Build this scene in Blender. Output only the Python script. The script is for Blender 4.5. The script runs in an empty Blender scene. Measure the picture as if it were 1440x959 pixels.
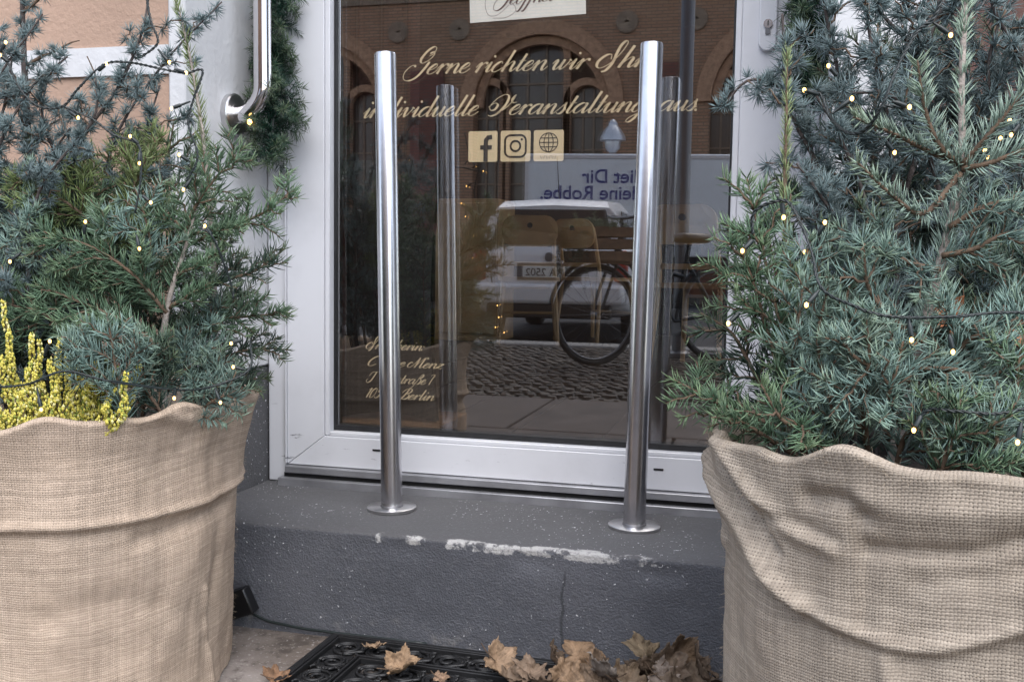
import bpy, math, random
import numpy as np
from mathutils import Vector, Matrix, noise as mnoise
random.seed(7); rng = np.random.default_rng(11)
sc = bpy.context.scene
R_ = math.radians
# ------------------------------------------------------------------ camera
FPX = 1400.0                                   # focal length in pixels of the 1440 px photograph (35 mm)
psi, th, roll = R_(14.5), R_(4.5), .015
CF = np.array([-math.sin(psi)*math.cos(th), math.cos(psi)*math.cos(th), -math.sin(th)])
r0 = np.array([math.cos(psi), math.sin(psi), 0.]); u0 = np.cross(r0, CF)
CR = r0*math.cos(roll)+u0*math.sin(roll); CU = np.cross(CR, CF)
CC = np.array([0., -2.04, .70])
cd = bpy.data.cameras.new('camera'); cam = bpy.data.objects.new('camera', cd); sc.collection.objects.link(cam)
cd.sensor_width = 36; cd.lens = 35.0; cd.clip_start = .05; cd.clip_end = 500
cam.matrix_world = Matrix(((CR[0], CU[0], -CF[0], CC[0]), (CR[1], CU[1], -CF[1], CC[1]), (CR[2], CU[2], -CF[2], CC[2]), (0, 0, 0, 1)))
sc.camera = cam
# ------------------------------------------------------------------ light
SUN_EL, SUN_ROT = R_(55), R_(160)
w = bpy.data.worlds.new('World'); sc.world = w; w.use_nodes = True
nt = w.node_tree; bg = nt.nodes['Background']
sky = nt.nodes.new('ShaderNodeTexSky'); sky.sky_type = 'NISHITA'; sky.sun_disc = False
sky.sun_elevation = SUN_EL; sky.sun_rotation = SUN_ROT; sky.air_density = 1.0; sky.dust_density = 1.2; sky.ozone_density = 1.0
hs = nt.nodes.new('ShaderNodeHueSaturation'); hs.inputs['Saturation'].default_value = .62
nt.links.new(sky.outputs[0], hs.inputs['Color']); nt.links.new(hs.outputs[0], bg.inputs['Color']); bg.inputs['Strength'].default_value = .15
sd = bpy.data.lights.new('sun', 'SUN'); so = bpy.data.objects.new('sun', sd); sc.collection.objects.link(so)
sd.energy = 1.0; sd.angle = R_(60); sd.color = (1, .975, .94)
sdir = Vector((math.sin(SUN_ROT)*math.cos(SUN_EL), math.cos(SUN_ROT)*math.cos(SUN_EL), math.sin(SUN_EL)))
so.rotation_euler = sdir.to_track_quat('Z', 'Y').to_euler(); so.location = (0, -6, 12)
sc.view_settings.view_transform = 'Standard'; sc.view_settings.look = 'None'; sc.view_settings.gamma = 1.0
sc.view_settings.exposure = 1.55
sc.cycles.max_bounces = 10; sc.cycles.transparent_max_bounces = 16

# ------------------------------------------------------------------ pixel helpers (a pixel gives a direction; distance from what it touches)
def ray(x, y): return CF+CR*((x-720)/FPX)-CU*((y-479.5)/FPX)
def P(x, y, d): return CC+ray(x, y)*d
def onY(x, y, Y): r = ray(x, y); return CC+r*((Y-CC[1])/r[1])
def onX(x, y, X): r = ray(x, y); return CC+r*((X-CC[0])/r[0])
def onZ(x, y, Z): r = ray(x, y); return CC+r*((Z-CC[2])/r[2])
def mir(p): return np.array([p[0], -p[1], p[2]])     # a thing seen mirrored in the door glass (plane y = 0) stands here

# ------------------------------------------------------------------ materials
def mat(name, col, rough=.6, metal=0., spec=.5, nscale=None, namt=.25, bump=0., bscale=None, col2=None, det=6):
    m = bpy.data.materials.new(name); m.use_nodes = True; t = m.node_tree; b = t.nodes['Principled BSDF']
    b.inputs['Base Color'].default_value = (*col, 1); b.inputs['Roughness'].default_value = rough
    b.inputs['Metallic'].default_value = metal; b.inputs['Specular IOR Level'].default_value = spec
    if nscale or bump:
        tc = t.nodes.new('ShaderNodeTexCoord')
    if nscale:
        n = t.nodes.new('ShaderNodeTexNoise'); n.inputs['Scale'].default_value = nscale; n.inputs['Detail'].default_value = det
        t.links.new(tc.outputs['Object'], n.inputs['Vector'])
        r = t.nodes.new('ShaderNodeValToRGB'); r.color_ramp.elements[0].position = .3; r.color_ramp.elements[1].position = .72
        c2 = col2 or tuple(c*(1-namt) for c in col)
        r.color_ramp.elements[0].color = (*c2, 1); r.color_ramp.elements[1].color = (*[min(1, c*(1+namt*.4)) for c in col], 1)
        t.links.new(n.outputs['Fac'], r.inputs['Fac']); t.links.new(r.outputs['Color'], b.inputs['Base Color'])
    if bump:
        n2 = t.nodes.new('ShaderNodeTexNoise'); n2.inputs['Scale'].default_value = bscale or 40; n2.inputs['Detail'].default_value = 5
        t.links.new(tc.outputs['Object'], n2.inputs['Vector'])
        bp = t.nodes.new('ShaderNodeBump'); bp.inputs['Strength'].default_value = bump; bp.inputs['Distance'].default_value = .004
        t.links.new(n2.outputs['Fac'], bp.inputs['Height']); t.links.new(bp.outputs['Normal'], b.inputs['Normal'])
    return m
class NT:                                            # tiny node helper
    def __init__(s, m): s.t = m.node_tree; s.b = s.t.nodes['Principled BSDF']
    def n(s, typ, **kw):
        x = s.t.nodes.new('ShaderNode'+typ)
        for k, v in kw.items(): setattr(x, k, v)
        return x
    def l(s, a, b): s.t.links.new(a, b)
    def math(s, op, a, b=None, c=None, clamp=False):
        x = s.n('Math', operation=op); x.use_clamp = clamp
        for i, v in enumerate((a, b, c)):
            if v is None: continue
            if isinstance(v, (int, float)): x.inputs[i].default_value = v
            else: s.l(v, x.inputs[i])
        return x.outputs[0]
    def noise(s, scale, vec, det=4, rough=.5):
        x = s.n('TexNoise'); x.inputs['Scale'].default_value = scale; x.inputs['Detail'].default_value = det; x.inputs['Roughness'].default_value = rough
        s.l(vec, x.inputs['Vector']); return x.outputs['Fac']
    def mix(s, fac, a, b):
        x = s.n('Mix', data_type='RGBA')
        for i, v in ((0, fac), (6, a), (7, b)):
            if isinstance(v, (int, float)): x.inputs[i].default_value = v
            elif isinstance(v, tuple): x.inputs[i].default_value = (*v, 1)
            else: s.l(v, x.inputs[i])
        return x.outputs[2]
    def sstep(s, v, lo, hi):
        x = s.n('MapRange', interpolation_type='SMOOTHSTEP'); x.inputs['From Min'].default_value = lo; x.inputs['From Max'].default_value = hi
        s.l(v, x.inputs['Value']); return x.outputs['Result']
    def bump(s, h, strength, dist=.003):
        x = s.n('Bump'); x.inputs['Strength'].default_value = strength; x.inputs['Distance'].default_value = dist
        s.l(h, x.inputs['Height']); s.l(x.outputs['Normal'], s.b.inputs['Normal'])
def objco(k):
    tc = k.n('TexCoord'); sp = k.n('SeparateXYZ'); k.l(tc.outputs['Object'], sp.inputs[0]); return tc.outputs['Object'], sp.outputs

M = {}
M['peach'] = mat('peach_plaster', (.40, .27, .20), .85, nscale=3, namt=.18, bump=.5, bscale=120)
M['redbrown'] = mat('red_brown_wall', (.11, .05, .038), .7, nscale=4, namt=.3, bump=.3, bscale=90)
M['whitepl'] = mat('white_plaster', (.57, .57, .58), .75, nscale=8, namt=.1, bump=.35, bscale=70)
M['steel'] = mat('brushed_steel', (.62, .61, .63), .24, 1.0, nscale=30, namt=.12)
M['platesteel'] = mat('plate_steel', (.62, .61, .61), .30, 1.0, nscale=50, namt=.15)
M['chrome'] = mat('chrome', (.78, .75, .76), .04, 1.0)
M['alu'] = mat('aluminium_sill', (.36, .36, .38), .4, .6, nscale=14, namt=.35)
M['black'] = mat('black_rubber', (.012, .012, .013), .5, nscale=60, namt=.4)
M['blackpl'] = mat('black_plastic', (.008, .008, .009), .35)
M['gap'] = mat('dark_gap', (.004, .004, .004), .9)
M['gold'] = mat('gold_letter_film', (.66, .53, .33), .5)
M['iconmark'] = mat('icon_mark', (.018, .012, .009), .5)
M['paper'] = mat('paper', (.74, .74, .70), .7, nscale=4, namt=.06)
M['ink'] = mat('ink', (.09, .06, .065), .7)
M['bark'] = mat('grey_bark', (.36, .31, .275), .9, nscale=60, namt=.5, bump=.9, bscale=140)
M['twig'] = mat('brown_twig', (.13, .085, .055), .85, nscale=80, namt=.4, bump=.5, bscale=200)
M['darkbark'] = mat('dark_bark', (.075, .06, .055), .9, nscale=60, namt=.5, bump=.9, bscale=140)
M['cable'] = mat('cable_black_green', (.010, .016, .016), .42)
M['wood'] = mat('light_wood', (.62, .38, .18), .45, nscale=6, namt=.3)
M['darkwood'] = mat('dark_wood_floor', (.06, .035, .022), .35, nscale=5, namt=.4)
M['roomwall'] = mat('room_wall', (.10, .06, .04), .8, nscale=2, namt=.2)
M['blackcloth'] = mat('black_cloth', (.010, .010, .012), .9, nscale=10, namt=.3)
M['redcloth'] = mat('dark_red_upholstery', (.07, .016, .013), .7, nscale=12, namt=.3)
M['soil'] = mat('soil', (.03, .022, .016), .95, nscale=40, namt=.5, bump=1, bscale=60)
M['carwhite'] = mat('white_car_paint', (.72, .72, .74), .25)
M['carglass'] = mat('dark_car_glass', (.02, .024, .03), .05, spec=.8)
M['tyre'] = mat('tyre_rubber', (.02, .02, .02), .8)
M['taillight'] = mat('red_tail_light', (.35, .02, .015), .2)
M['vanwhite'] = mat('white_van_panel', (.78, .78, .80), .4, nscale=2, namt=.06)
M['vanblue'] = mat('blue_van_lettering', (.02, .035, .22), .5)
M['greymetal'] = mat('grey_metal', (.17, .17, .18), .45, .7)
M['lampmetal'] = mat('lamp_hood_metal', (.62, .64, .68), .3, .6)
M['granite'] = mat('granite_kerb', (.26, .25, .24), .8, nscale=40, namt=.4, bump=.4, bscale=80)
M['asphalt'] = mat('asphalt', (.055, .055, .058), .9, nscale=60, namt=.4, bump=.5, bscale=120)
M['stone'] = mat('trim_sandstone', (.30, .22, .16), .85, nscale=6, namt=.3)
M['facglass'] = mat('facade_window_glass', (.11, .085, .07), .2)
M['leafgreen'] = mat('basket_plant_leaf', (.06, .10, .05), .6, nscale=30, namt=.5)
M['wicker'] = mat('brown_crate_wood', (.18, .10, .05), .7, nscale=20, namt=.4)

# door paint with scuffs
m = mat('white_door_lacquer', (.60, .605, .635), .32); M['door'] = m; k = NT(m); co, xyz = objco(k)
mp = k.n('Mapping'); mp.inputs['Scale'].default_value = (14, 8, 60); k.l(co, mp.inputs[0])
s1 = k.noise(1.0, mp.outputs[0], 5, .7)
mk = k.math('MULTIPLY', k.sstep(s1, .63, .71), k.sstep(xyz[2], .42, .30))
dirt = k.noise(9, co, 5, .6)
c = k.mix(k.math('MULTIPLY', k.sstep(dirt, .45, .8), .3), (.60, .605, .635), (.44, .44, .46)); c = k.mix(mk, c, (.16, .16, .18))
k.l(c, k.b.inputs['Base Color'])
# dark grey rendered step and plinth: speckle, chipped white edge, crack
m = mat('grey_render', (.1, .1, .11), .88); M['render'] = m; k = NT(m); co, xyz = objco(k)
big = k.noise(2.2, co, 5, .6); fine = k.noise(130, co, 3, .6); spk = k.noise(170, co, 1, .4); spk_area = k.noise(5, co, 3)
c = k.mix(k.sstep(big, .3, .75), (.070, .073, .085), (.125, .128, .145)); 
top = k.sstep(xyz[2], .193, .1985)
c = k.mix(k.math('MULTIPLY', top, .6), c, (.088, .084, .082))
c = k.mix(k.math('MULTIPLY', k.sstep(fine, .5, .8), .35), c, (.17, .17, .185))
sp = k.math('MULTIPLY', k.sstep(spk, .705, .74), k.sstep(spk_area, .38, .6))
c = k.mix(sp, c, (.6, .6, .62))
edge_n = k.noise(16, co, 6, .65); long_n = k.noise(3.1, co, 2)
edge = k.math('MULTIPLY', k.sstep(xyz[2], .165, .188), k.sstep(xyz[1], -.318, -.352))
xr = k.math('MULTIPLY', k.sstep(xyz[0], -.75, -.71), k.sstep(xyz[0], -.115, -.16))
thr = k.math('ADD', k.math('MULTIPLY', k.math('MULTIPLY', edge, xr), .46), k.math('ADD', k.math('MULTIPLY', edge_n, .55), k.math('MULTIPLY', long_n, .55)))
grit = k.noise(70, co, 4, .7); c = k.mix(k.math('MULTIPLY', k.sstep(k.math('ADD', thr, k.math('MULTIPLY', grit, .22)), 1.13, 1.19), .9), c, (.46, .45, .44))
crk = k.math('ABSOLUTE', k.math('ADD', k.math('ADD', xyz[0], .335), k.math('MULTIPLY', k.math('SUBTRACT', k.noise(14, co, 2), .5), .03)))
c = k.mix(k.math('MULTIPLY', k.math('MULTIPLY', k.sstep(crk, .0035, .001), k.sstep(xyz[2], .17, .15)), .6), c, (.02, .02, .022))
dust = k.math('MULTIPLY', k.sstep(xyz[2], .06, .0), k.sstep(k.noise(30, co, 4), .5, .8)); c = k.mix(k.math('MULTIPLY', dust, .6), c, (.30, .28, .26))
k.l(c, k.b.inputs['Base Color'])
k.bump(k.math('ADD', k.noise(260, co, 3, .7), k.math('MULTIPLY', fine, .7)), .8, .0035)
# paving slab
m = mat('stained_slab', (.2, .17, .15), .85); M['slab'] = m; k = NT(m)
ge = k.n('NewGeometry'); co = ge.outputs['Position']
c = k.mix(k.sstep(k.noise(3.0, co, 6, .62), .35, .7), (.13, .105, .088), (.30, .265, .245)); c = k.mix(k.sstep(k.noise(9, co, 6, .72), .5, .62), c, (.075, .06, .05))
c = k.mix(k.math('MULTIPLY', k.sstep(k.noise(160, co, 2), .6, .75), .5), c, (.5, .47, .45)); k.l(c, k.b.inputs['Base Color'])
k.bump(k.noise(60, co, 6, .7), .7, .005)
M['slabdark'] = mat('dark_granite_slab', (.085, .068, .06), .8, nscale=5, namt=.45, bump=.4, bscale=60)
# cobbles
m = mat('cobble_granite', (.2, .18, .16), .75); M['cobble'] = m; k = NT(m); ge = k.n('NewGeometry')
rp = k.n('ValToRGB'); rp.color_ramp.elements[0].color = (.035, .03, .026, 1); rp.color_ramp.elements[1].color = (.13, .112, .095, 1); k.l(ge.outputs['Random Per Island'], rp.inputs[0]); k.l(rp.outputs[0], k.b.inputs['Base Color'])
# brick facade
def brickmat(name, c1, c2, mortar):
    m = mat(name, c1, .85); k = NT(m); co, xyz = objco(k); cb = k.n('CombineXYZ'); k.l(xyz[0], cb.inputs[0]); k.l(xyz[2], cb.inputs[1])
    b = k.n('TexBrick'); k.l(cb.outputs[0], b.inputs['Vector']); b.inputs['Scale'].default_value = 1; b.inputs['Brick Width'].default_value = .25; b.inputs['Row Height'].default_value = .075; b.inputs['Mortar Size'].default_value = .012
    b.inputs['Color1'].default_value = (*c1, 1); b.inputs['Color2'].default_value = (*c2, 1); b.inputs['Mortar'].default_value = (*mortar, 1)
    cc = k.mix(k.math('MULTIPLY', k.sstep(k.noise(.8, co, 5), .35, .75), .4), b.outputs['Color'], tuple(x*.5 for x in c1)); k.l(cc, k.b.inputs['Base Color']); k.bump(b.outputs['Fac'], -.4, .01); return m
M['brick'] = brickmat('ochre_red_brick', (.46, .27, .17), (.38, .20, .12), (.20, .14, .10))
M['brickdark'] = brickmat('dark_red_brick', (.24, .085, .065), (.19, .07, .055), (.12, .08, .065))
M['brickarch'] = mat('arch_brick', (.50, .29, .18), .85, nscale=10, namt=.4)
# needles: colour comes from the leaf attribute
def needlemat(name, rough=.5, spec=.35):
    m = mat(name, (.1, .1, .1), rough, spec=spec); k = NT(m); a = k.n('VertexColor'); a.layer_name = 'col'; k.l(a.outputs['Color'], k.b.inputs['Base Color']); return m
M['needle'] = needlemat('conifer_needle', .42); M['tinsel'] = needlemat('plastic_tinsel', .25, .5); M['bud'] = needlemat('heather_bud', .6)
M['leaf'] = needlemat('dry_leaf', .7); k = NT(M['leaf']); co, xyz = objco(k); old = k.b.inputs['Base Color'].links[0].from_socket
k.l(k.mix(k.math('MULTIPLY', k.sstep(k.noise(90, co, 5, .65), .45, .7), .7), old, (.06, .035, .02)), k.b.inputs['Base Color']); k.bump(k.noise(160, co, 4, .6), .8, .002)
# glass: thin coated pane, part mirror part clear
def glassmat(name, r0, tint):
    m = bpy.data.materials.new(name); m.use_nodes = True; t = m.node_tree; t.nodes.clear(); N = t.nodes.new; L = t.links.new
    o = N('ShaderNodeOutputMaterial'); mx = N('ShaderNodeMixShader'); tr = N('ShaderNodeBsdfTransparent'); gl = N('ShaderNodeBsdfGlossy'); ge = N('ShaderNodeNewGeometry'); dt = N('ShaderNodeVectorMath'); dt.operation = 'DOT_PRODUCT'
    L(ge.outputs['Normal'], dt.inputs[0]); L(ge.outputs['Incoming'], dt.inputs[1])
    def mth(op, a, b=None):
        x = N('ShaderNodeMath'); x.operation = op
        for i_, v_ in enumerate((a, b)):
            if v_ is None: continue
            if isinstance(v_, (int, float)): x.inputs[i_].default_value = v_
            else: L(v_, x.inputs[i_])
        return x.outputs[0]
    f5 = mth('POWER', mth('SUBTRACT', 1.0, mth('ABSOLUTE', dt.outputs['Value'])), 5.0); fac = mth('ADD', mth('MULTIPLY', f5, 1-r0), r0)   # Schlick, the same from both sides
    tr.inputs[0].default_value = (*tint, 1); gl.inputs['Roughness'].default_value = 0; gl.inputs[0].default_value = (1, 1, 1, 1)
    L(fac, mx.inputs[0]); L(tr.outputs[0], mx.inputs[1]); L(gl.outputs[0], mx.inputs[2]); L(mx.outputs[0], o.inputs[0]); return m
M['pane'] = glassmat('outer_pane', .24, (.93, .92, .90)); M['pane2'] = glassmat('inner_pane', .09, (.93, .92, .90)); 
mc = bpy.data.materials.new('clear'); mc.use_nodes = True; t = mc.node_tree; t.nodes.clear(); o = t.nodes.new('ShaderNodeOutputMaterial'); tr = t.nodes.new('ShaderNodeBsdfTransparent'); t.links.new(tr.outputs[0], o.inputs[0]); M['clear'] = mc
def emis(name, col, s):
    m = mat(name, col, .3); b = m.node_tree.nodes['Principled BSDF']; b.inputs['Emission Color'].default_value = (*col, 1); b.inputs['Emission Strength'].default_value = s; return m
M['bulb'] = emis('warm_led', (1, .52, .14), 2.6); M['bulbcap'] = mat('clear_bulb_cap', (.8, .7, .5), .1)
# burlap weave
def burlap(name, c1, c2, pitch):
    m = mat(name, c1, .95, spec=.1); k = NT(m); uv = k.n('UVMap'); uv.uv_map = 'UVMap'
    tc = k.n('TexCoord'); wob = k.n('TexNoise'); wob.inputs['Scale'].default_value = 28; wob.inputs['Detail'].default_value = 3; k.l(uv.outputs[0], wob.inputs['Vector'])
    va = k.n('VectorMath', operation='MULTIPLY_ADD'); k.l(wob.outputs['Color'], va.inputs[0]); va.inputs[1].default_value = (.0065, .0075, 0); k.l(uv.outputs[0], va.inputs[2])
    sp = k.n('SeparateXYZ'); k.l(va.outputs[0], sp.inputs[0])
    pu = k.math('MULTIPLY', sp.outputs[0], math.pi/pitch); pv = k.math('MULTIPLY', sp.outputs[1], math.pi/pitch)
    su, sv = k.math('SINE', pu), k.math('SINE', pv); au, av = k.math('ABSOLUTE', su), k.math('ABSOLUTE', sv)
    fu = k.math('FLOOR', k.math('MULTIPLY', sp.outputs[0], 1/pitch)); fv = k.math('FLOOR', k.math('MULTIPLY', sp.outputs[1], 1/pitch))
    par = k.math('MODULO', k.math('ADD', k.math('ADD', fu, fv), 2000), 2)           # which thread is on top
    hi = k.math('ADD', k.math('MULTIPLY', par, au), k.math('MULTIPLY', k.math('SUBTRACT', 1, par), av))
    cover = k.math('MULTIPLY', au, av); h = k.math('ADD', k.math('MULTIPLY', hi, .55), k.math('MULTIPLY', cover, .5))
    # thread to thread variation
    cu = k.n('CombineXYZ'); k.l(fv, cu.inputs[0]); wn = k.n('TexWhiteNoise', noise_dimensions='3D'); k.l(cu.outputs[0], wn.inputs['Vector'])
    cu2 = k.n('CombineXYZ'); k.l(fu, cu2.inputs[1]); wn2 = k.n('TexWhiteNoise', noise_dimensions='3D'); k.l(cu2.outputs[0], wn2.inputs['Vector'])
    lrg = k.noise(5, uv.outputs[0], 5, .6)
    st = k.n('Mapping'); st.inputs['Scale'].default_value = (25, 180, 1); k.l(uv.outputs[0], st.inputs[0]); stn = k.noise(1, st.outputs[0], 4, .6)
    base = k.mix(k.sstep(lrg, .3, .75), c2, c1)
    base = k.mix(k.math('MULTIPLY', k.sstep(stn, .45, .8), .5), base, tuple(min(1, x*1.45) for x in c1))
    vv = k.math('ADD', k.math('MULTIPLY', wn.outputs['Value'], .32), k.math('MULTIPLY', wn2.outputs['Value'], .26))
    base = k.mix(vv, base, tuple(x*.55 for x in c2))
    hole = k.sstep(k.math('MULTIPLY', k.math('SUBTRACT', 1, au), k.math('SUBTRACT', 1, av)), .12, .5); hv = k.math('MULTIPLY', k.sstep(k.noise(140, uv.outputs[0], 3, .6), .3, .62), k.sstep(k.noise(14, uv.outputs[0], 4, .6), .22, .55)); base = k.mix(k.math('MULTIPLY', k.math('MULTIPLY', hole, hv), 1.0), base, tuple(x*.30 for x in c2))
    k.l(base, k.b.inputs['Base Color']); k.bump(h, .5, .0014)
    return m
M['burlapL'] = burlap('burlap_tan', (.56, .445, .35), (.49, .38, .29), .0034)
M['burlapR'] = burlap('burlap_grey', (.47, .40, .325), (.39, .325, .26), .0032)

# ------------------------------------------------------------------ mesh helpers
COL = sc.collection
def catmull(pts, n=6):
    p = np.array(pts, float)
    if len(p) < 3: 
        t = np.linspace(0, 1, n+1)[:, None]; return p[0]*(1-t)+p[-1]*t
    p = np.vstack([2*p[0]-p[1], p, 2*p[-1]-p[-2]]); out = []
    for i in range(1, len(p)-2):
        for t in np.linspace(0, 1, n, endpoint=False):
            a, b, c_, d = p[i-1], p[i], p[i+1], p[i+2]
            out.append(.5*((2*b)+(-a+c_)*t+(2*a-5*b+4*c_-d)*t*t+(-a+3*b-3*c_+d)*t**3))
    out.append(p[-2]); return np.array(out)
def frames(pts):
    pts = np.asarray(pts, float); T = np.gradient(pts, axis=0); T /= (np.linalg.norm(T, axis=1)[:, None]+1e-12)
    a = np.array([0, 0, 1.]) if abs(T[0][2]) < .9 else np.array([1., 0, 0]); u = np.cross(T[0], a); u /= np.linalg.norm(u); Us = []
    for t_ in T:
        u = u-t_*(u@t_); u /= np.linalg.norm(u)+1e-12; Us.append(u)
    Us = np.array(Us); return T, Us, np.cross(T, Us)
class MB:
    def __init__(s): s.v = []; s.f = []; s.mi = []; s.cur = 0
    def add(s, vs, fs):
        o = len(s.v); s.v += [tuple(map(float, x)) for x in vs]; s.f += [tuple(int(i)+o for i in f_) for f_ in fs]; s.mi += [s.cur]*len(fs); return s
    def box(s, x0, x1, y0, y1, z0, z1):
        return s.add([(x0, y0, z0), (x1, y0, z0), (x1, y1, z0), (x0, y1, z0), (x0, y0, z1), (x1, y0, z1), (x1, y1, z1), (x0, y1, z1)], [(0, 3, 2, 1), (4, 5, 6, 7), (0, 1, 5, 4), (1, 2, 6, 5), (2, 3, 7, 6), (3, 0, 4, 7)])
    def prism(s, poly, y0, y1):                      # outline in x,z pushed along y
        n = len(poly); return s.add([(x, y0, z) for x, z in poly]+[(x, y1, z) for x, z in poly], [tuple(range(n)), tuple(range(2*n-1, n-1, -1))]+[(i, i+n, (i+1) % n+n, (i+1) % n) for i in range(n)])
    def tube(s, pts, r, n=10, cap=True):
        pts = np.asarray(pts, float); T, U, V = frames(pts); r = np.broadcast_to(np.asarray(r, float), (len(pts),)); vs = []
        for p, u, v, q in zip(pts, U, V, r):
            for j in range(n): a = 2*math.pi*j/n; vs.append(p+(u*math.cos(a)+v*math.sin(a))*q)
        fs = [(i*n+j, i*n+(j+1) % n, (i+1)*n+(j+1) % n, (i+1)*n+j) for i in range(len(pts)-1) for j in range(n)]
        if cap: fs += [tuple(range(n-1, -1, -1)), tuple(range((len(pts)-1)*n, len(pts)*n))]
        return s.add(vs, fs)
    def lathe(s, prof, n=32, c=(0, 0, 0), axis='z'):
        vs = []
        for r, z in prof:
            for j in range(n):
                a = 2*math.pi*j/n; x, y = r*math.cos(a), r*math.sin(a)
                vs.append((c[0]+x, c[1]+y, c[2]+z) if axis == 'z' else ((c[0]+z, c[1]+x, c[2]+y) if axis == 'x' else (c[0]+x, c[1]+z, c[2]+y)))
        fs = [(i*n+j, i*n+(j+1) % n, (i+1)*n+(j+1) % n, (i+1)*n+j) for i in range(len(prof)-1) for j in range(n)]
        fs += [tuple(range(n-1, -1, -1)), tuple(range((len(prof)-1)*n, len(prof)*n))]
        return s.add(vs, fs)
    def build(s, name, m, parent=None, smooth=False, bevel=0, origin=None):
        me = bpy.data.meshes.new(name); me.from_pydata(s.v, [], s.f)
        for x in (m if isinstance(m, (list, tuple)) else [m]): me.materials.append(M[x] if isinstance(x, str) else x)
        if any(s.mi): me.polygons.foreach_set('material_index', s.mi)
        if smooth: me.polygons.foreach_set('use_smooth', [True]*len(me.polygons))
        me.update(); o = bpy.data.objects.new(name, me); COL.objects.link(o)
        if parent: o.parent = parent
        if bevel:
            b = o.modifiers.new('bevel', 'BEVEL'); b.width = bevel; b.segments = 2; b.limit_method = 'ANGLE'
        if smooth == 'auto' or bevel:
            try: me.set_sharp_from_angle(angle=R_(38))
            except Exception: pass
            me.polygons.foreach_set('use_smooth', [True]*len(me.polygons))
        return o
def empty(name, loc=(0, 0, 0), rz=0):
    o = bpy.data.objects.new(name, None); COL.objects.link(o); o.location = loc; o.rotation_euler = (0, 0, rz); o.empty_display_size = .1; return o
def tag(o, label=None, cat=None, group=None, kind=None):
    if label: o['label'] = label
    if cat: o['category'] = cat
    if group: o['group'] = group
    if kind: o['kind'] = kind
    return o
def copy_tree(o, parent=None):
    c = o.copy(); COL.objects.link(c)
    if parent: c.parent = parent
    for ch in list(o.children): copy_tree(ch, c)
    return c
def fast_mesh(name, V, F, m, parent=None, col=None, smooth=True, uv=None):   # F: (n,3) or (n,4) numpy
    me = bpy.data.meshes.new(name); n, kk = F.shape
    me.vertices.add(len(V)); me.vertices.foreach_set('co', np.ascontiguousarray(V, dtype=np.float32).ravel())
    me.loops.add(n*kk); me.loops.foreach_set('vertex_index', F.astype(np.int32).ravel())
    me.polygons.add(n); me.polygons.foreach_set('loop_start', np.arange(0, n*kk, kk, dtype=np.int32))
    me.polygons.foreach_set('use_smooth', np.full(n, bool(smooth)))
    if col is not None:
        a = me.attributes.new('col', 'FLOAT_COLOR', 'POINT'); c4 = np.ones((len(V), 4), np.float32); c4[:, :3] = col; a.data.foreach_set('color', c4.ravel())
    if uv is not None:
        l = me.uv_layers.new(name='UVMap'); l.data.foreach_set('uv', uv[F.ravel()].astype(np.float32).ravel())
    me.update(calc_edges=True); me.validate(); me.materials.append(M[m])
    o = bpy.data.objects.new(name, me); COL.objects.link(o)
    if parent: o.parent = parent
    return o

# ================================================================== SETTING
WALL, SZ = -.335, .20                                # wall face, step height
tag(MB().box(-60, 60, -120, -6.6, -.5, -.10).build('street', 'asphalt'), 'grey asphalt street between kerb and brick building', 'street', kind='structure')
pav = MB().box(-30, 30, -6.3, -.30, -.4, -.035).build('pavement', 'granite'); tag(pav, 'worn slab and cobble pavement in front of the shop door', 'pavement', kind='structure')
xs = [-9.1+i*1.13 for i in range(17)]
slab_mb = {}
for r_, (ya, yb, off) in enumerate(((-.30, -1.02, .72), (-1.02, -2.02, -.3), (-2.02, -3.0, .12))):
    mb = MB().box(.006, 1.124, yb+.005, ya-.005, -.06, 0); first = None
    for x in xs:
        if first is None: o = mb.build('slab', 'slab' if r_ == 0 else 'slabdark', pav, bevel=.006); first = o
        else: o = first.copy(); COL.objects.link(o); o.parent = pav
        o.location = (x+off, 0, random.uniform(-.004, 0))
V, Fq = [], []                                       # mosaic cobbles, one mass
ci = 0
for iy in range(int(3.2/.075)):
    for ix in range(int(13/.075)):
        x = -8+ix*.075+rng.uniform(-.008, .008)+(iy % 2)*.035; y = -3.04-iy*.075+rng.uniform(-.008, .008); h = .033+rng.uniform(-.006, .006)
        a = rng.uniform(.027, .033); b = a*.72
        V += [(x-a, y-a, -.035), (x+a, y-a, -.035), (x+a, y+a, -.035), (x-a, y+a, -.035), (x-b, y-b, -.035+h), (x+b, y-b, -.035+h), (x+b, y+b, -.035+h), (x-b, y+b, -.035+h)]
        Fq += [(ci+4, ci+5, ci+6, ci+7), (ci, ci+1, ci+5, ci+4), (ci+1, ci+2, ci+6, ci+5), (ci+2, ci+3, ci+7, ci+6), (ci+3, ci, ci+4, ci+7)]; ci += 8
tag(fast_mesh('cobbles', np.array(V), np.array(Fq), 'cobble', pav, smooth=False), kind='stuff')
kb = empty('kerb'); tag(kb, 'granite kerb along the pavement edge', 'kerb', kind='structure')
kmb = MB().box(.005, 1.195, -6.62, -6.305, -.3, .004); k0 = None
for i in range(20):
    if k0 is None: o = k0 = kmb.build('kerbstone', 'granite', kb, bevel=.015)
    else: o = k0.copy(); COL.objects.link(o); o.parent = kb
    o.location = (-12+i*1.2, 0, 0)
tag(MB().box(-40, -4.25, .05, 40, -.3, -.02).build('yard', 'granite'), 'grey yard on the other side of the shop room', 'yard', kind='structure')
tag(MB().box(3.25, 40, .05, 40, -.3, -.02).build('yard', 'granite'), 'grey yard beside the shop room', 'yard', kind='structure')
tag(MB().box(-60, 60, -21.3, -18.9, -.3, 0.02).build('far_pavement', 'granite'), 'far grey pavement before the brick building', 'pavement', kind='structure')

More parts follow.
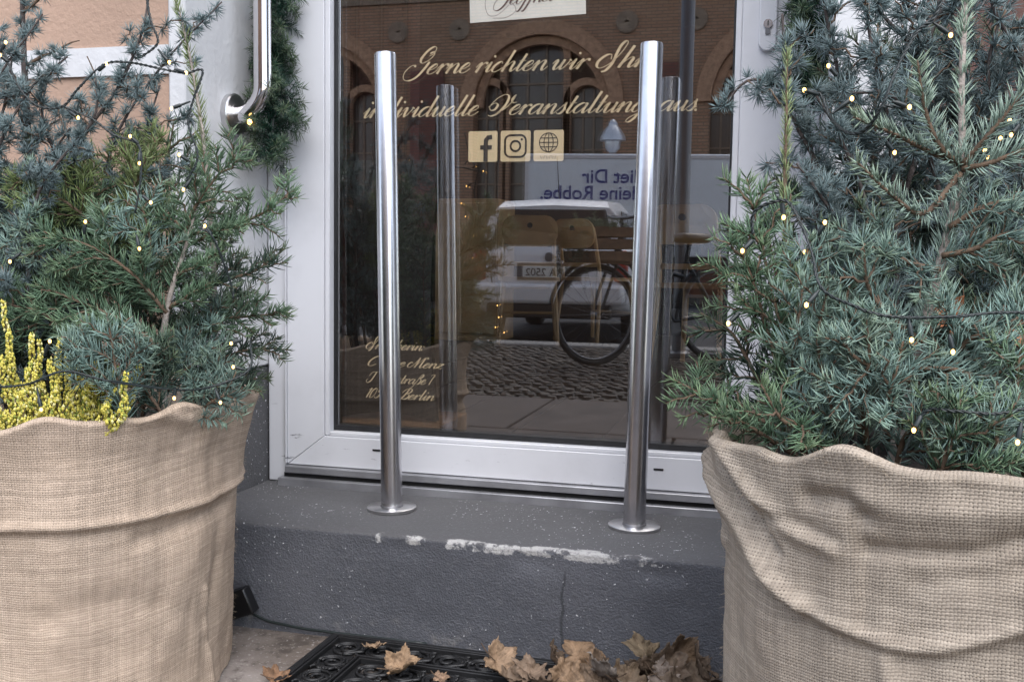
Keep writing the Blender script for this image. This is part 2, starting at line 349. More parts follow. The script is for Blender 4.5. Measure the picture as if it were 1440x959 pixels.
# ---- the shop's own wall
shop = empty('shop_building', (0, 0, 0)); tag(shop, 'peach plastered shop front with white bands and dark grey plinth', 'building')
XL, XR = -1.089, .082                                # door opening
pl_top = onX(368, 515, XL)[2]
def wallpiece(x0, x1, z0, z1, m, name, y=WALL, back=.02): return MB().box(x0, x1, y, back, z0, z1).build(name, m, shop)
SXL = -1.18                                          # white border beside the opening
zb0, zb1 = onY(120, 108, WALL)[2], onY(120, 68, WALL)[2]; xpe = onY(236, 60, WALL)[0]; SXL = xpe
wallpiece(-7, XL-.012, 0.3, 7, 'peach', 'wall', WALL+.006); wallpiece(XR+.012, .62, .3, 7, 'redbrown', 'wall', WALL+.006)
wallpiece(.62, 2.5, .3, .8, 'peach', 'wall', WALL+.006); wallpiece(.62, 2.5, 2.5, 7, 'peach', 'wall', WALL+.006); wallpiece(2.5, 7, .3, 7, 'peach', 'wall', WALL+.006)
wallpiece(XL-.012, XR+.012, 2.36, 7, 'peach', 'wall', WALL+.006)
for z0 in (zb0-.62, zb0, zb0+.62, zb0+1.24):
    if z0 > pl_top: wallpiece(-7, SXL, z0, z0+(zb1-zb0), 'whitepl', 'white_band', WALL, WALL+.03)
MB().box(SXL, XL, WALL, -.006, pl_top, 2.5).build('door_surround', 'whitepl', shop, bevel=.004)
MB().box(XR, XR+.14, WALL, -.006, pl_top, 2.5).build('door_surround', 'whitepl', shop, bevel=.004)
MB().box(XL+.001, XR-.001, WALL, -.006, 2.32, 2.5).build('door_surround', 'whitepl', shop, bevel=.004)
MB().box(-7, XL-.002, WALL-.022, .0, -.05, pl_top-.001).build('plinth', 'render', shop, bevel=.008)
MB().box(XR+.002, 7, WALL-.022, .0, -.05, pl_top-.001).build('plinth', 'render', shop, bevel=.008)
win = MB().box(.62, .69, WALL+.03, WALL+.09, .8, 2.5).box(2.43, 2.5, WALL+.03, WALL+.09, .8, 2.5).box(.69, 2.43, WALL+.031, WALL+.089, .8, .87).box(.69, 2.43, WALL+.031, WALL+.089, 2.43, 2.5).build('window_frame', 'door', shop)
g = MB(); g.cur = 0; g.box(.69, 2.43, WALL+.055, WALL+.06, .87, 2.43); g.build('window_pane', 'pane2', win)

# ---- the step: uneven top, rounded front
SF = WALL-.030
nx, prof = 150, []
for yy in np.linspace(.0, SF+.010, 26): prof.append((yy, SZ))
for a in np.linspace(10, 90, 7): prof.append((SF+.007-.007*math.sin(R_(a)), SZ-.007+.007*math.cos(R_(a))))
for zz in np.linspace(SZ-.012, -.05, 24): prof.append((SF, zz))
V = []; X = np.linspace(XL-.001, XR+.001, nx)
for x in X:
    for (y, z) in prof:
        n1 = mnoise.noise(Vector((x*7, y*7, z*7))); n2 = mnoise.noise(Vector((x*30, y*30, z*30)))
        e = max(0, 1-abs(z-SZ+.02)/.03)*max(0, 1-abs(y-SF)/.05); chip = max(0, mnoise.noise(Vector((x*9, 3.1, 0)))-.02)*.012*e*(1 if -.75 < x < -.1 else .2)
        onf = y < SF+.008
        V.append((x, y+(.0022*n1+.0012*n2+chip if onf else 0), z+((.003*n1+.0012*n2)*min(1, abs(y)/.08) if not onf else 0)-chip*.6))
m_ = len(prof); Fq = np.array([(i*m_+j, i*m_+j+1, (i+1)*m_+j+1, (i+1)*m_+j) for i in range(nx-1) for j in range(m_-1)])
tag(fast_mesh('door_step', np.array(V), Fq[:, ::-1], 'render'), 'dark grey rendered door step with chipped white edge', 'step')

# ================================================================== THE DOOR
door = empty('glass_door', (-.5, 0, SZ)); tag(door, 'white framed glass shop door with gold script lettering', 'door')
door_parts = []
def dp(mb, name, m, parent=None, **kw):
    o = mb.build(name, m, None, **kw); o.parent = parent or door
    if parent is None: o.matrix_parent_inverse = Matrix.Translation((.5, 0, -SZ))
    return o
GX0, GX1, GZ0, GZ1 = -.935, -.082, .321, 2.14
LX0, LX1, LZ0, LZ1 = -1.036, .020, .243, 2.24
for nme, a, b in (('frame_jamb', XL+.002, LX0-.003), ('frame_jamb', LX1+.003, XR-.002)): dp(MB().box(a, b, -.022, .05, SZ+.001, 2.318), nme, 'door', bevel=.003)
dp(MB().box(LX0-.004, LX0-.0005, -.034, -.0225, SZ+.045, 2.25), 'jamb_trim', 'door', bevel=.0008)
dp(MB().box(LX0-.002, LX1+.002, -.022, .05, LZ1+.003, 2.317), 'frame_head', 'door', bevel=.003)
yl = -.030
dp(MB().prism([(LX0, LZ0), (GX0-.012, GZ0-.010), (GX0-.012, GZ1+.010), (LX0, LZ1)], yl, .05), 'leaf_stile', 'door', bevel=.0015)
dp(MB().prism([(LX1, LZ1), (GX1+.012, GZ1+.010), (GX1+.012, GZ0-.010), (LX1, LZ0)], yl, .05), 'leaf_stile', 'door', bevel=.0015)
dp(MB().prism([(LX0+.0012, LZ0), (LX1-.0012, LZ0), (GX1+.0113, GZ0-.010), (GX0-.0113, GZ0-.010)], yl, .05), 'bottom_rail', 'door', bevel=.0015)
dp(MB().prism([(LX0+.0012, LZ1), (GX0-.0113, GZ1+.010), (GX1+.0113, GZ1+.010), (LX1-.0012, LZ1)], yl, .05), 'top_rail', 'door', bevel=.0015)
for a in ((GX0-.0118, GX0, GZ0-.009, GZ1+.009), (GX1, GX1+.0118, GZ0-.009, GZ1+.009), (GX0+.0004, GX1-.0004, GZ0-.0098, GZ0), (GX0+.0004, GX1-.0004, GZ1, GZ1+.0098)):
    dp(MB().box(a[0], a[1], yl+.003, .03, a[2], a[3]), 'glazing_bead', 'door', bevel=.002)
for a in ((GX0+.0003, GX0+.005, GZ0, GZ1), (GX1-.005, GX1-.0003, GZ0, GZ1), (GX0+.005, GX1-.005, GZ0+.0003, GZ0+.012), (GX0+.005, GX1-.005, GZ1-.005, GZ1-.0003)):
    dp(MB().box(a[0], a[1], -.006, .03, a[2], a[3]), 'gasket', 'black')
def pane(y, mm, tilt):
    g = MB(); g.cur = 0; x0, x1, z0, z1 = GX0+.004, GX1-.004, GZ0+.004, GZ1-.004
    cx, t2 = (x0+x1)/2, .004; c_, s_ = math.cos(tilt), math.sin(tilt)
    pts = [(cx+(x-cx)*c_, y+(x-cx)*s_+dy, z) for dy in (0, t2) for x, z in ((x0, z0), (x1, z0), (x1, z1), (x0, z1))]
    g.add(pts[:4], [(0, 1, 2, 3)]); g.cur = 1; g.add(pts, [(7, 6, 5, 4), (0, 4, 5, 1), (1, 5, 6, 2), (2, 6, 7, 3), (3, 7, 4, 0)])
    return dp(g, 'glass_pane', [mm, 'clear'])
gp = pane(0.0, 'pane', 0); pane(.020, 'pane2', R_(.10))
for px, py in ((530, 633), (926, 660)):
    q = onY(px, py, yl); dp(MB().box(q[0]-.010, q[0]+.010, yl-.0012, yl+.002, q[2]-.002, q[2]+.002), 'drain_slot', 'blackpl')
# threshold
dp(MB().box(LX0+.001, XR-.003, -.046, .05, .226, .2415), 'weather_bar', 'alu', bevel=.002)
dp(MB().box(LX0-.003, XR-.003, -.040, .05, .2165, .2258), 'threshold_gap', 'gap')
dp(MB().box(LX0-.012, XR-.003, -.055, .05, .196, .2163), 'threshold', 'alu', bevel=.002)
# lock plate, keyhole
kx, kz = -.022, 1.157
out = [(kx+.0165*math.cos(a), kz-.030+.0165*math.sin(a)) for a in np.linspace(math.pi, 2*math.pi, 13)]+[(kx+.0165, kz+.17), (kx-.0165, kz+.17)]
lp = dp(MB().prism(out, yl-.010, yl+.001), 'lock_plate', 'door', bevel=.002)
cy = MB().lathe([(.0085, 0), (.0085, .003)], 24, (kx, yl-.0135, kz+.004), 'y'); cyl = cy.build('lock_cylinder', 'steel', lp, smooth='auto')
MB().prism([(kx-.0045, kz-.0155), (kx+.0045, kz-.0155), (kx+.0045, kz-.003), (kx-.0045, kz-.003)], yl-.0128, yl-.009).build('lock_cylinder', 'greymetal', lp)
MB().box(kx-.001, kx+.001, yl-.0145, yl-.0125, kz, kz+.009).build('key_slot', 'blackpl', lp)

# ---- script lettering, drawn as pen strokes
BOWL = [(.85, .85), (.6, 1), (.3, .85), (.12, .45), (.2, .1), (.42, .02), (.68, .3), (.86, .85)]
EXIT = [(.9, .06), (1.0, 0), (1.13, .16), (1.24, .4)]
G_ = {
 'a': ([BOWL, [(.88, 1), (.87, .4)]+EXIT], 1.14), 'b': ([[(.27, 2.1), (.24, 1.2), (.2, .35), (.33, .02), (.58, .08), (.8, .5), (.74, .9), (.55, .97), (.3, .65)], [(.76, .8), (.95, .75)]], .95),
 'c': ([[(.7, .78), (.62, .98), (.36, .92), (.12, .5), (.18, .12), (.42, 0), (.7, .15), (.9, .42)]], .82), 'd': ([BOWL, [(.9, 2.1), (.88, 1.2), (.86, .4)]+EXIT], 1.14),
 'e': ([[(.08, .36), (.4, .48), (.66, .74), (.58, .99), (.36, .92), (.14, .5), (.2, .12), (.45, 0), (.7, .15), (.9, .42)]], .82),
 'f': ([[(.75, 1.95), (.62, 2.15), (.42, 1.9), (.32, 1), (.22, 0), (.1, -.7), (-.1, -.95), (-.28, -.8)], [(.05, .95), (.6, 1.0)]], .62),
 'g': ([BOWL, [(.88, 1), (.86, .3), (.74, -.5), (.5, -.95), (.22, -.9), (.25, -.6), (.6, -.25), (1.0, .1), (1.22, .4)]], 1.12),
 'h': ([[(.3, 2.1), (.27, 1), (.22, 0)], [(.24, .2), (.46, .75), (.7, 1), (.85, .85), (.84, .4)]+EXIT], 1.14), 'i': ([[(0, .42), (.2, .85), (.28, 1), (.27, .5), (.28, .12), (.4, 0), (.55, .2), (.65, .42)], 'dot', (.3, 1.55)], .58),
 'l': ([[(.3, 2.1), (.27, 1), (.25, .28), (.32, .03), (.45, 0), (.6, .2), (.7, .42)]], .6), 'n': ([[(0, .5), (.18, .95), (.27, .92), (.26, .5), (.22, 0)], [(.24, .2), (.46, .75), (.7, 1), (.85, .85), (.84, .4)]+EXIT], 1.14),
 'o': ([[(.5, 1), (.25, .87), (.12, .45), (.22, .07), (.45, 0), (.7, .25), (.78, .62), (.68, .93), (.5, 1)], [(.7, .85), (.95, .82)]], .9), 'r': ([[(0, .5), (.18, .95), (.28, .9), (.26, .4), (.22, 0)], [(.25, .25), (.42, .75), (.6, 1), (.74, .95), (.72, .8)]], .78),
 's': ([[(0, .15), (.28, .65), (.46, 1.08), (.48, .85), (.62, .42), (.5, .05), (.25, 0), (.1, .14)], [(.55, .1), (.8, .4)]], .72), 't': ([[(.34, 1.7), (.29, .9), (.26, .25), (.35, .02), (.5, .05), (.66, .38)], [(.05, 1.0), (.6, 1.03)]], .62),
 'u': ([[(0, .5), (.18, .92), (.28, .95), (.26, .4), (.3, .06), (.48, 0), (.7, .3), (.85, .8)], [(.88, 1), (.86, .4)]+EXIT], 1.14), 'v': ([[(0, .6), (.14, .95), (.27, .9), (.3, .4), (.38, .02), (.6, .3), (.76, .8), (.7, 1.0), (.92, .85)]], .9),
 'w': ([[(0, .6), (.14, .95), (.27, .9), (.27, .3), (.4, 0), (.6, .25), (.74, .9)], [(.76, 1), (.74, .4), (.84, .02), (1.05, .25), (1.2, .8), (1.12, 1.0), (1.35, .85)]], 1.32), 'z': ([[(.1, .82), (.3, 1), (.72, .95), (.4, .5), (.05, .02), (.35, .12), (.7, 0), (.88, .18)]], .9),
 'ß': ([[(-.35, -.85), (-.15, -.9), (.05, -.4), (.2, .5), (.32, 1.4), (.52, 2.0), (.78, 1.85), (.7, 1.45), (.5, 1.15), (.78, .9), (.82, .35), (.6, 0), (.42, .1)]], .95),
 'ö': ([[(.5, 1), (.25, .87), (.12, .45), (.22, .07), (.45, 0), (.7, .25), (.78, .62), (.68, .93), (.5, 1)], 'dot', (.3, 1.5), 'dot', (.65, 1.5)], .9),
 'G': ([[(1.1, 1.85), (1.38, 2.1), (1.32, 2.65), (1.0, 2.75), (.68, 2.3), (.55, 1.55), (.8, 1.15), (1.2, 1.35), (1.46, 1.85), (1.36, 2.25), (1.05, 2.1)], [(1.42, 1.25), (1.3, .5), (1.05, -.25), (.55, -.62), (.0, -.4), (-.22, .25), (0, .85), (.32, .95), (.42, .75)]], 1.62),
 'I': ([[(.7, .85), (.5, 1.3), (.15, 1.25), (-.12, .7), (.05, .15), (.45, .05), (.9, .6), (1.12, 1.6), (1.1, 2.4), (.86, 2.55), (.74, 2.1), (.84, 1.3), (.98, .5), (.86, -.2), (.6, -.35)]], 1.42),
 'V': ([[(-.45, .8), (-.1, 1.2), (.25, 1.0), (.2, .55), (-.12, .5), (-.35, .95), (-.1, 1.7), (.4, 2.05), (.8, 1.75), (.88, .9), (.62, .15), (.2, -.1), (-.1, .02)], [(.45, .02), (1.0, .6), (1.3, 1.4), (1.28, 1.95), (1.2, 1.5), (1.42, 1.2), (1.7, 1.25)]], 1.5),
 'C': ([[(1.1, 1.6), (1.0, 2.05), (.6, 2.0), (.2, 1.5), (.08, .8), (.3, .12), (.75, .05), (1.15, .45)]], 1.2),
 'M': ([[(.3, .9), (.05, 1.1), (-.2, .7), (-.1, .15), (.3, .05), (.62, .8), (.8, 1.8), (.82, 2.05), (.92, 1.1), (.95, 0)], [(.95, 0), (1.2, 1.2), (1.55, 2.0), (1.9, 2.1), (1.98, 1.8)], [(1.62, 2.0), (1.6, 1), (1.66, .12), (1.85, 0), (2.05, .3)]], 2.0),
 'J': ([[(.0, 1.3), (.2, 1.95), (.7, 2.15), (1.3, 2.1)], [(1.0, 2.1), (.92, 1.2), (.75, .3), (.4, -.1), (.02, .02), (-.1, .4), (.05, .6)]], 1.25),
 'B': ([[(.75, 2.05), (.65, 1.2), (.45, .2), (.15, .0)], [(.0, 1.3), (.3, 2.0), (.9, 2.2), (1.25, 1.9), (1.15, 1.4), (.7, 1.15)], [(.7, 1.15), (1.25, .95), (1.3, .4), (.95, .02), (.5, .12)]], 1.4),
 '1': ([[(.1, 1.6), (.4, 2.0), (.36, 1), (.33, 0)]], .62), '0': ([[(.5, 2), (.2, 1.6), (.12, .9), (.25, .12), (.5, 0), (.8, .45), (.88, 1.2), (.75, 1.85), (.5, 2)]], .98),
 '5': ([[(.9, 2), (.42, 2), (.32, 1.25), (.6, 1.3), (.82, .8), (.6, .12), (.2, .03), (.05, .3)]], .95), '7': ([[(.1, 1.75), (.25, 2.0), (.95, 2.0), (.6, 1.1), (.35, 0)]], .95),
 '.': (['dot', (.15, .06)], .35), ':': (['dot', (.15, .1), 'dot', (.15, .85)], .4), ' ': ([], .6)}
def script_word(word, x0, x1, z, y, xh, name, m, parent, slant=.5, wmax=.21, wmin=.06, tilt=0.0, kx_=None):
    strokes = []; cx = 0.; 
    for ch in word:
        g, adv = G_[ch]; i = 0
        while i < len(g):
            if g[i] == 'dot': dxy = g[i+1]; strokes.append(('dot', (cx+dxy[0]+slant*dxy[1], dxy[1]))); i += 2; continue
            p = catmull(g[i], 7); p = p.copy(); p[:, 0] += cx+slant*p[:, 1]; strokes.append(('s', p)); i += 1
        cx += adv
    allx = np.concatenate([s[1][:, 0] if s[0] == 's' else np.array([s[1][0]-.1, s[1][0]+.1]) for s in strokes])
    lo, hi = allx.min(), allx.max(); sx = (x1-x0)/(hi-lo) if x1 else xh
    mb = MB(); 
    def put(q, dy=0): X_ = x0+(q[0]-lo)*sx; return (X_, y+dy, z+q[1]*xh+(X_-x0)*tilt)
    for kind_, p in strokes:
        if kind_ == 'dot': mb.add([put((p[0]+.13*math.cos(a)*xh/sx, p[1]+.13*math.sin(a))) for a in np.linspace(0, 2*math.pi, 12, endpoint=False)], [tuple(range(12))]); continue
        T = np.gradient(p, axis=0); T /= np.linalg.norm(T, axis=1)[:, None]+1e-9
        dn = np.clip(-T[:, 1]*.9-T[:, 0]*.35, 0, 1)**1.3; wd = wmin+(wmax-wmin)*dn; wd[:] = np.convolve(np.pad(wd, 2, 'edge'), np.ones(5)/5, 'valid')
        N = np.stack([-T[:, 1], T[:, 0]], 1); L = p+N*wd[:, None]/2; Rr = p-N*wd[:, None]/2; n = len(p)
        mb.add([put(q) for q in L]+[put(q) for q in Rr], [(i, i+n, i+n+1, i+1) for i in range(n-1)])
    return dp(mb, name, m, parent) if parent is None else mb.build(name, m, parent)
YT = .0046
def word(wd, pxa, pxb, py, xh=.0205, **kw):
    a, b = onY(pxa, py, YT), onY(pxb, py, YT); z = kw.pop('z'); return script_word(wd, a[0], b[0], z, YT, xh, 'gold_lettering', 'gold', None, **kw)
for wd, a, b in (('Gerne', 567, 661), ('richten', 669, 770), ('wir', 777, 829), ('Ihre', 839, 926)): word(wd, a, b, 100, z=1.097)
for wd, a, b in (('individuelle', 511, 673), ('Veranstaltung', 686, 910), ('aus.', 927, 980)): word(wd, a, b, 160, z=1.008)
for wd, a, b, py, zz in (('Inhaberin:', 515, 597, 490, 0), ('C', 518, 536, 515, 0), ('e', 560, 570, 515, 0), ('Menz', 573, 624, 515, 0), ('J', 515, 532, 540, 0), ('straße', 556, 599, 538, 0), ('7', 603, 612, 537, 0), ('105', 515, 540, 560, 0), ('Berlin', 561, 611, 563, 0)):
    zz = onY(560, {490: 492, 515: 516, 540: 539, 538: 539, 537: 539, 560: 561, 563: 561}[py], YT)[2]; word(wd, a, b, py, .0108, z=zz, wmax=.21, wmin=.09)
# icon stickers
def rrect(x0, x1, z0, z1, r, n=5):
    o = []
    for cx_, cz_, a0 in ((x1-r, z1-r, 0), (x0+r, z1-r, 90), (x0+r, z0+r, 180), (x1-r, z0+r, 270)):
        for a in np.linspace(a0, a0+90, n): o.append((cx_+r*math.cos(R_(a)), cz_+r*math.sin(R_(a))))
    return o
def ribbon(mb, pts, wd, y, closed=False):
    p = np.array(pts, float); n = len(p); T = (np.roll(p, -1, 0)-np.roll(p, 1, 0)) if closed else np.gradient(p, axis=0); T /= np.linalg.norm(T, axis=1)[:, None]+1e-9
    N = np.stack([-T[:, 1], T[:, 0]], 1)*wd/2; L, Q = p+N, p-N
    mb.add([(q[0], y, q[1]) for q in L]+[(q[0], y, q[1]) for q in Q], [(i, i+n, (i+1) % n+n, (i+1) % n) for i in range(n if closed else n-1)])
zi0, zi1 = .911, .975
for i, (pa, pb) in enumerate(((658.7, 699.5), (704, 746), (750.5, 792.7))):
    a, b = onY(pa, 205, YT)[0], onY(pb, 205, YT)[0]; w_ = b-a; cx = (a+b)/2; cz = (zi0+zi1)/2
    st = dp(MB().prism(rrect(a, b, zi0, zi1, .004), YT, YT+.0004), 'icon_sticker', 'gold'); yy = YT-.0007; mk = MB()
    if i == 0:
        X = a+w_*.60; ribbon(mk, [(X, zi0+.0005), (X, zi0+.035), (X+.0005, zi0+.045), (X+.005, zi0+.0505), (X+.014, zi0+.0515)], .0095, yy); mk.add([(X-.012, yy-.0001, zi0+.0255), (X+.013, yy-.0001, zi0+.0255), (X+.014, yy-.0001, zi0+.0345), (X-.012, yy-.0001, zi0+.0345)], [(0, 1, 2, 3)])
    elif i == 1:
        ribbon(mk, rrect(cx-.0225, cx+.0225, cz-.0225, cz+.0225, .012, 7), .0042, yy, True); ribbon(mk, [(cx+.0105*math.cos(t_), cz+.0105*math.sin(t_)) for t_ in np.linspace(0, 2*math.pi, 28, endpoint=False)], .0042, yy, True)
        mk.add([(cx+.0135+.0026*math.cos(t_), yy, cz+.0135+.0026*math.sin(t_)) for t_ in np.linspace(0, 2*math.pi, 14, endpoint=False)], [tuple(range(14))])
    else:
        cz += .0065; rr = .0195
        for e in (1, .5): ribbon(mk, [(cx+rr*e*math.cos(t_), cz+rr*math.sin(t_)) for t_ in np.linspace(0, 2*math.pi, 32, endpoint=False)], .0017, yy-.0001*e, True)
        ribbon(mk, [(cx, cz-rr), (cx, cz), (cx, cz+rr)], .0017, yy-.0002)
        for dz in (-.009, 0, .009): h_ = math.sqrt(rr*rr-dz*dz); ribbon(mk, [(cx-h_, cz+dz), (cx, cz+dz), (cx+h_, cz+dz)], .0017, yy-.0003)
        for q in (-.0125, -.0005, .0115): ribbon(mk, [(cx+q-.0045, zi0+.0115), (cx+q-.0022, zi0+.0045), (cx+q, zi0+.0105), (cx+q+.0022, zi0+.0045), (cx+q+.0045, zi0+.0115)], .0011, yy)
    mk.build('icon_mark', 'iconmark', st)
# "Geöffnet" paper sign hung inside the pane
a, b = onY(661, 33, .006), onY(824, 20, .006); tl = math.atan2(b[2]-a[2], b[0]-a[0]); L_ = math.hypot(b[0]-a[0], b[2]-a[2])
def sg(u, v): return (a[0]+u*math.cos(tl)-v*math.sin(tl), a[2]+u*math.sin(tl)+v*math.cos(tl))
sgn = MB().prism([sg(0, 0), sg(L_, 0), sg(L_, .15), sg(0, .15)], .006, .0072).build('open_sign', 'paper'); tag(sgn, 'white paper card reading open in dark script hung inside glass door', 'sign')
q = sg(.052, .031); script_word('Geöffnet', q[0], sg(L_-.06, .03)[0], q[1], .0052, .0165, 'sign_lettering', 'ink', sgn, tilt=math.tan(tl), wmax=.25)
ribbon_mb = MB(); ribbon(ribbon_mb, [sg(*p) for p in catmull([(.085, .03), (.06, .012), (.04, .014), (.034, .04), (.045, .06), (.07, .052), (.1, .022), (.08, .006), (.05, .006)], 8)], .0008, .0055); ribbon_mb.build('sign_flourish', 'ink', sgn)

# ================================================================== STEEL POSTS
def post(base, lean, label):
    e = empty('steel_post', base); e.rotation_euler = lean
    H = .903; r = .0212
    t_ = MB().lathe([(r, .004), (r, H-.003), (r-.001, H)], 48); t_.build('tube', 'steel', e, smooth='auto')
    MB().lathe([(r-.0012, H-.004), (r-.0012, H+.0006), (r-.004, H+.0016)], 48).build('end_cap', 'steel', e, smooth='auto')
    bp_ = MB().lathe([(.0495, 0), (.0498, .001), (.0498, .0062), (.0485, .0072), (r, .0074)], 56).build('base_plate', 'platesteel', e, smooth='auto')
    MB().lathe([(r+.0018, .0073), (r+.0012, .0095), (r, .0105)], 40).build('weld_seam', 'greymetal', e, smooth='auto')
    tag(e, label, 'post', 'steel posts on the door step')
bl, br = onZ(551, 716, SZ), onZ(891.7, 742, SZ)
tl_, tr_ = onY(542, 75, bl[1]), onY(916.8, 62, br[1])
post((bl[0], bl[1], SZ), (0, math.atan2(tl_[0]-bl[0], .9), 0), 'upright stainless steel post on step before the small address lettering')
post((br[0], br[1], SZ), (0, math.atan2(tr_[0]-br[0], .9), 0), 'upright stainless steel post on step before the last words of the slogan')

# ================================================================== GRAB RAIL on the left reveal
fl = onX(325, 162, XL); gr = empty('grab_rail', (XL, fl[1], fl[2])); tag(gr, 'polished chrome grab rail with round flange beside the door', 'handrail')
off = .068
pts = [(.002, 0, 0)]+[(.004+.056*math.sin(a), 0, .056*(1-math.cos(a))) for a in np.linspace(.06, math.pi/2, 16)]+[(.060, 0, .10), (.060, 0, .40), (.060, 0, .72)]
pts += [(.004+.056*math.cos(a), 0, .746+.056*math.sin(a)) for a in np.linspace(0.1, math.pi/2, 12)]+[(.002, 0, .802)]
MB().tube([(x+.012 if x > .003 else x, y, z) for x, y, z in pts], .0180, 28).build('rail_tube', 'chrome', gr, smooth='auto')
for zz in (0, .802): MB().lathe([(.0425, .0005), (.0430, .002), (.0430, .012), (.0405, .0145), (.023, .015), (.023, .0155)], 48, (0, 0, zz), 'x').build('wall_flange', 'platesteel', gr, smooth='auto')

# ================================================================== NEEDLES
def needle_geo(B, D, L, W, bend, up):
    n = len(B); D = D/np.linalg.norm(D, axis=1)[:, None]; a = np.cross(D, rng.normal(size=(n, 3))); a /= np.linalg.norm(a, axis=1)[:, None]+1e-9; b = np.cross(D, a)
    mid = B+D*(L*.5)[:, None]; tip = B+D*L[:, None]+up*(L*bend)[:, None]; mid = mid+up*(L*bend*.22)[:, None]
    V = np.empty((n, 7, 3))
    for j in range(3):
        an = 2*math.pi*j/3; o = a*math.cos(an)+b*math.sin(an)*.6; V[:, j] = B+o*(W*.38)[:, None]; V[:, 3+j] = mid+o*(W*.5)[:, None]
    V[:, 6] = tip
    f = np.array([(0, 1, 4), (0, 4, 3), (1, 2, 5), (1, 5, 4), (2, 0, 3), (2, 3, 5), (3, 4, 6), (4, 5, 6), (5, 3, 6)])
    return V.reshape(-1, 3), (f[None]+(np.arange(n)*7)[:, None, None]).reshape(-1, 3)
class Fol:
    def __init__(s): s.B, s.D, s.L, s.W, s.C, s.bd = [], [], [], [], [], []
    def put(s, B, D, L, W, C, bend=.12):
        n = len(B); s.B.append(B); s.D.append(D); s.L.append(np.broadcast_to(L, (n,)).astype(float)); s.W.append(np.broadcast_to(W, (n,)).astype(float)); s.C.append(np.broadcast_to(C, (n, 3))); s.bd.append(np.full(n, bend))
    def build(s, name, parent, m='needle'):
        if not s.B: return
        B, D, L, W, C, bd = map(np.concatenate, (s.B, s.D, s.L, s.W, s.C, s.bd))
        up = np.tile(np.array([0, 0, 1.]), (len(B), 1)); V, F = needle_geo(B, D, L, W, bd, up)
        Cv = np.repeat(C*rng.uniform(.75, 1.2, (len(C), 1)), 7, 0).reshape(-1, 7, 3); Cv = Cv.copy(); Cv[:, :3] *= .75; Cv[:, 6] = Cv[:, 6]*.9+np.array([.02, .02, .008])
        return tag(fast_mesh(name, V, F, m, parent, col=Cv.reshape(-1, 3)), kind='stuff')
def along(path, ds):
    path = np.asarray(path); seg = np.linalg.norm(np.diff(path, axis=0), axis=1); s = np.r_[0, np.cumsum(seg)]; n = max(2, int(s[-1]/ds)); q = np.sort(rng.uniform(0, s[-1], n))
    out = np.stack([np.interp(q, s, path[:, i]) for i in range(3)], 1); T, U, V = frames(path)
    ii = np.clip(np.searchsorted(s, q)-1, 0, len(path)-1); return out, T[ii], U[ii], V[ii], q/s[-1]
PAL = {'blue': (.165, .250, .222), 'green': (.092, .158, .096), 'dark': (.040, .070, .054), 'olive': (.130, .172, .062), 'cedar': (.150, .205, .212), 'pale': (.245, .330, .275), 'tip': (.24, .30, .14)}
def needles_on(f, path, col, L=.024, W=.0017, ds=.0008, fwd=.85, flat=.0, fade=True, upb=.12, nrm=None):
    B, T, U, V, s = along(path, ds); n = len(B); ph = rng.uniform(0, 2*math.pi, n)
    if nrm is not None:                                            # comb needles to the two sides of the spray plane, upper side fuller
        Wd = np.cross(T, nrm); Wd /= np.linalg.norm(Wd, axis=1)[:, None]+1e-9; N2 = np.cross(Wd, T); ph = rng.normal(0, .62, n)+np.where(rng.random(n) < .5, 0, math.pi); rad = Wd*np.cos(ph)[:, None]+N2*(np.abs(np.sin(ph))*np.where(rng.random(n) < .8, 1, -1))[:, None]
    else: rad = U*np.cos(ph)[:, None]+V*np.sin(ph)[:, None]
    fw = fwd*rng.uniform(.6, 1.35, n); D = rad+T*fw[:, None]+rng.normal(0, .10, (n, 3))
    ll = L*rng.uniform(.75, 1.12, n)
    if fade: ll *= np.clip(1.12-s*.5, .5, 1)
    c = np.array(col)[None]*rng.uniform(.9, 1.1, (n, 1)); c = c*(1-(s**3*.35)[:, None])+np.array(PAL['tip'])*(s**3*.35)[:, None]
    f.put(B, D, ll, W, c, upb)
def wiggle(a, b, n=7, amp=.01, sag=0.):
    t = np.linspace(0, 1, n)[:, None]; p = a*(1-t)+b*t; k_ = rng.normal(0, amp, (n, 3)); k_[0] = 0; p = p+k_*np.sin(t*math.pi); p[:, 2] += sag*(t[:, 0]-t[:, 0]**2)*4*np.linalg.norm(b-a); return p
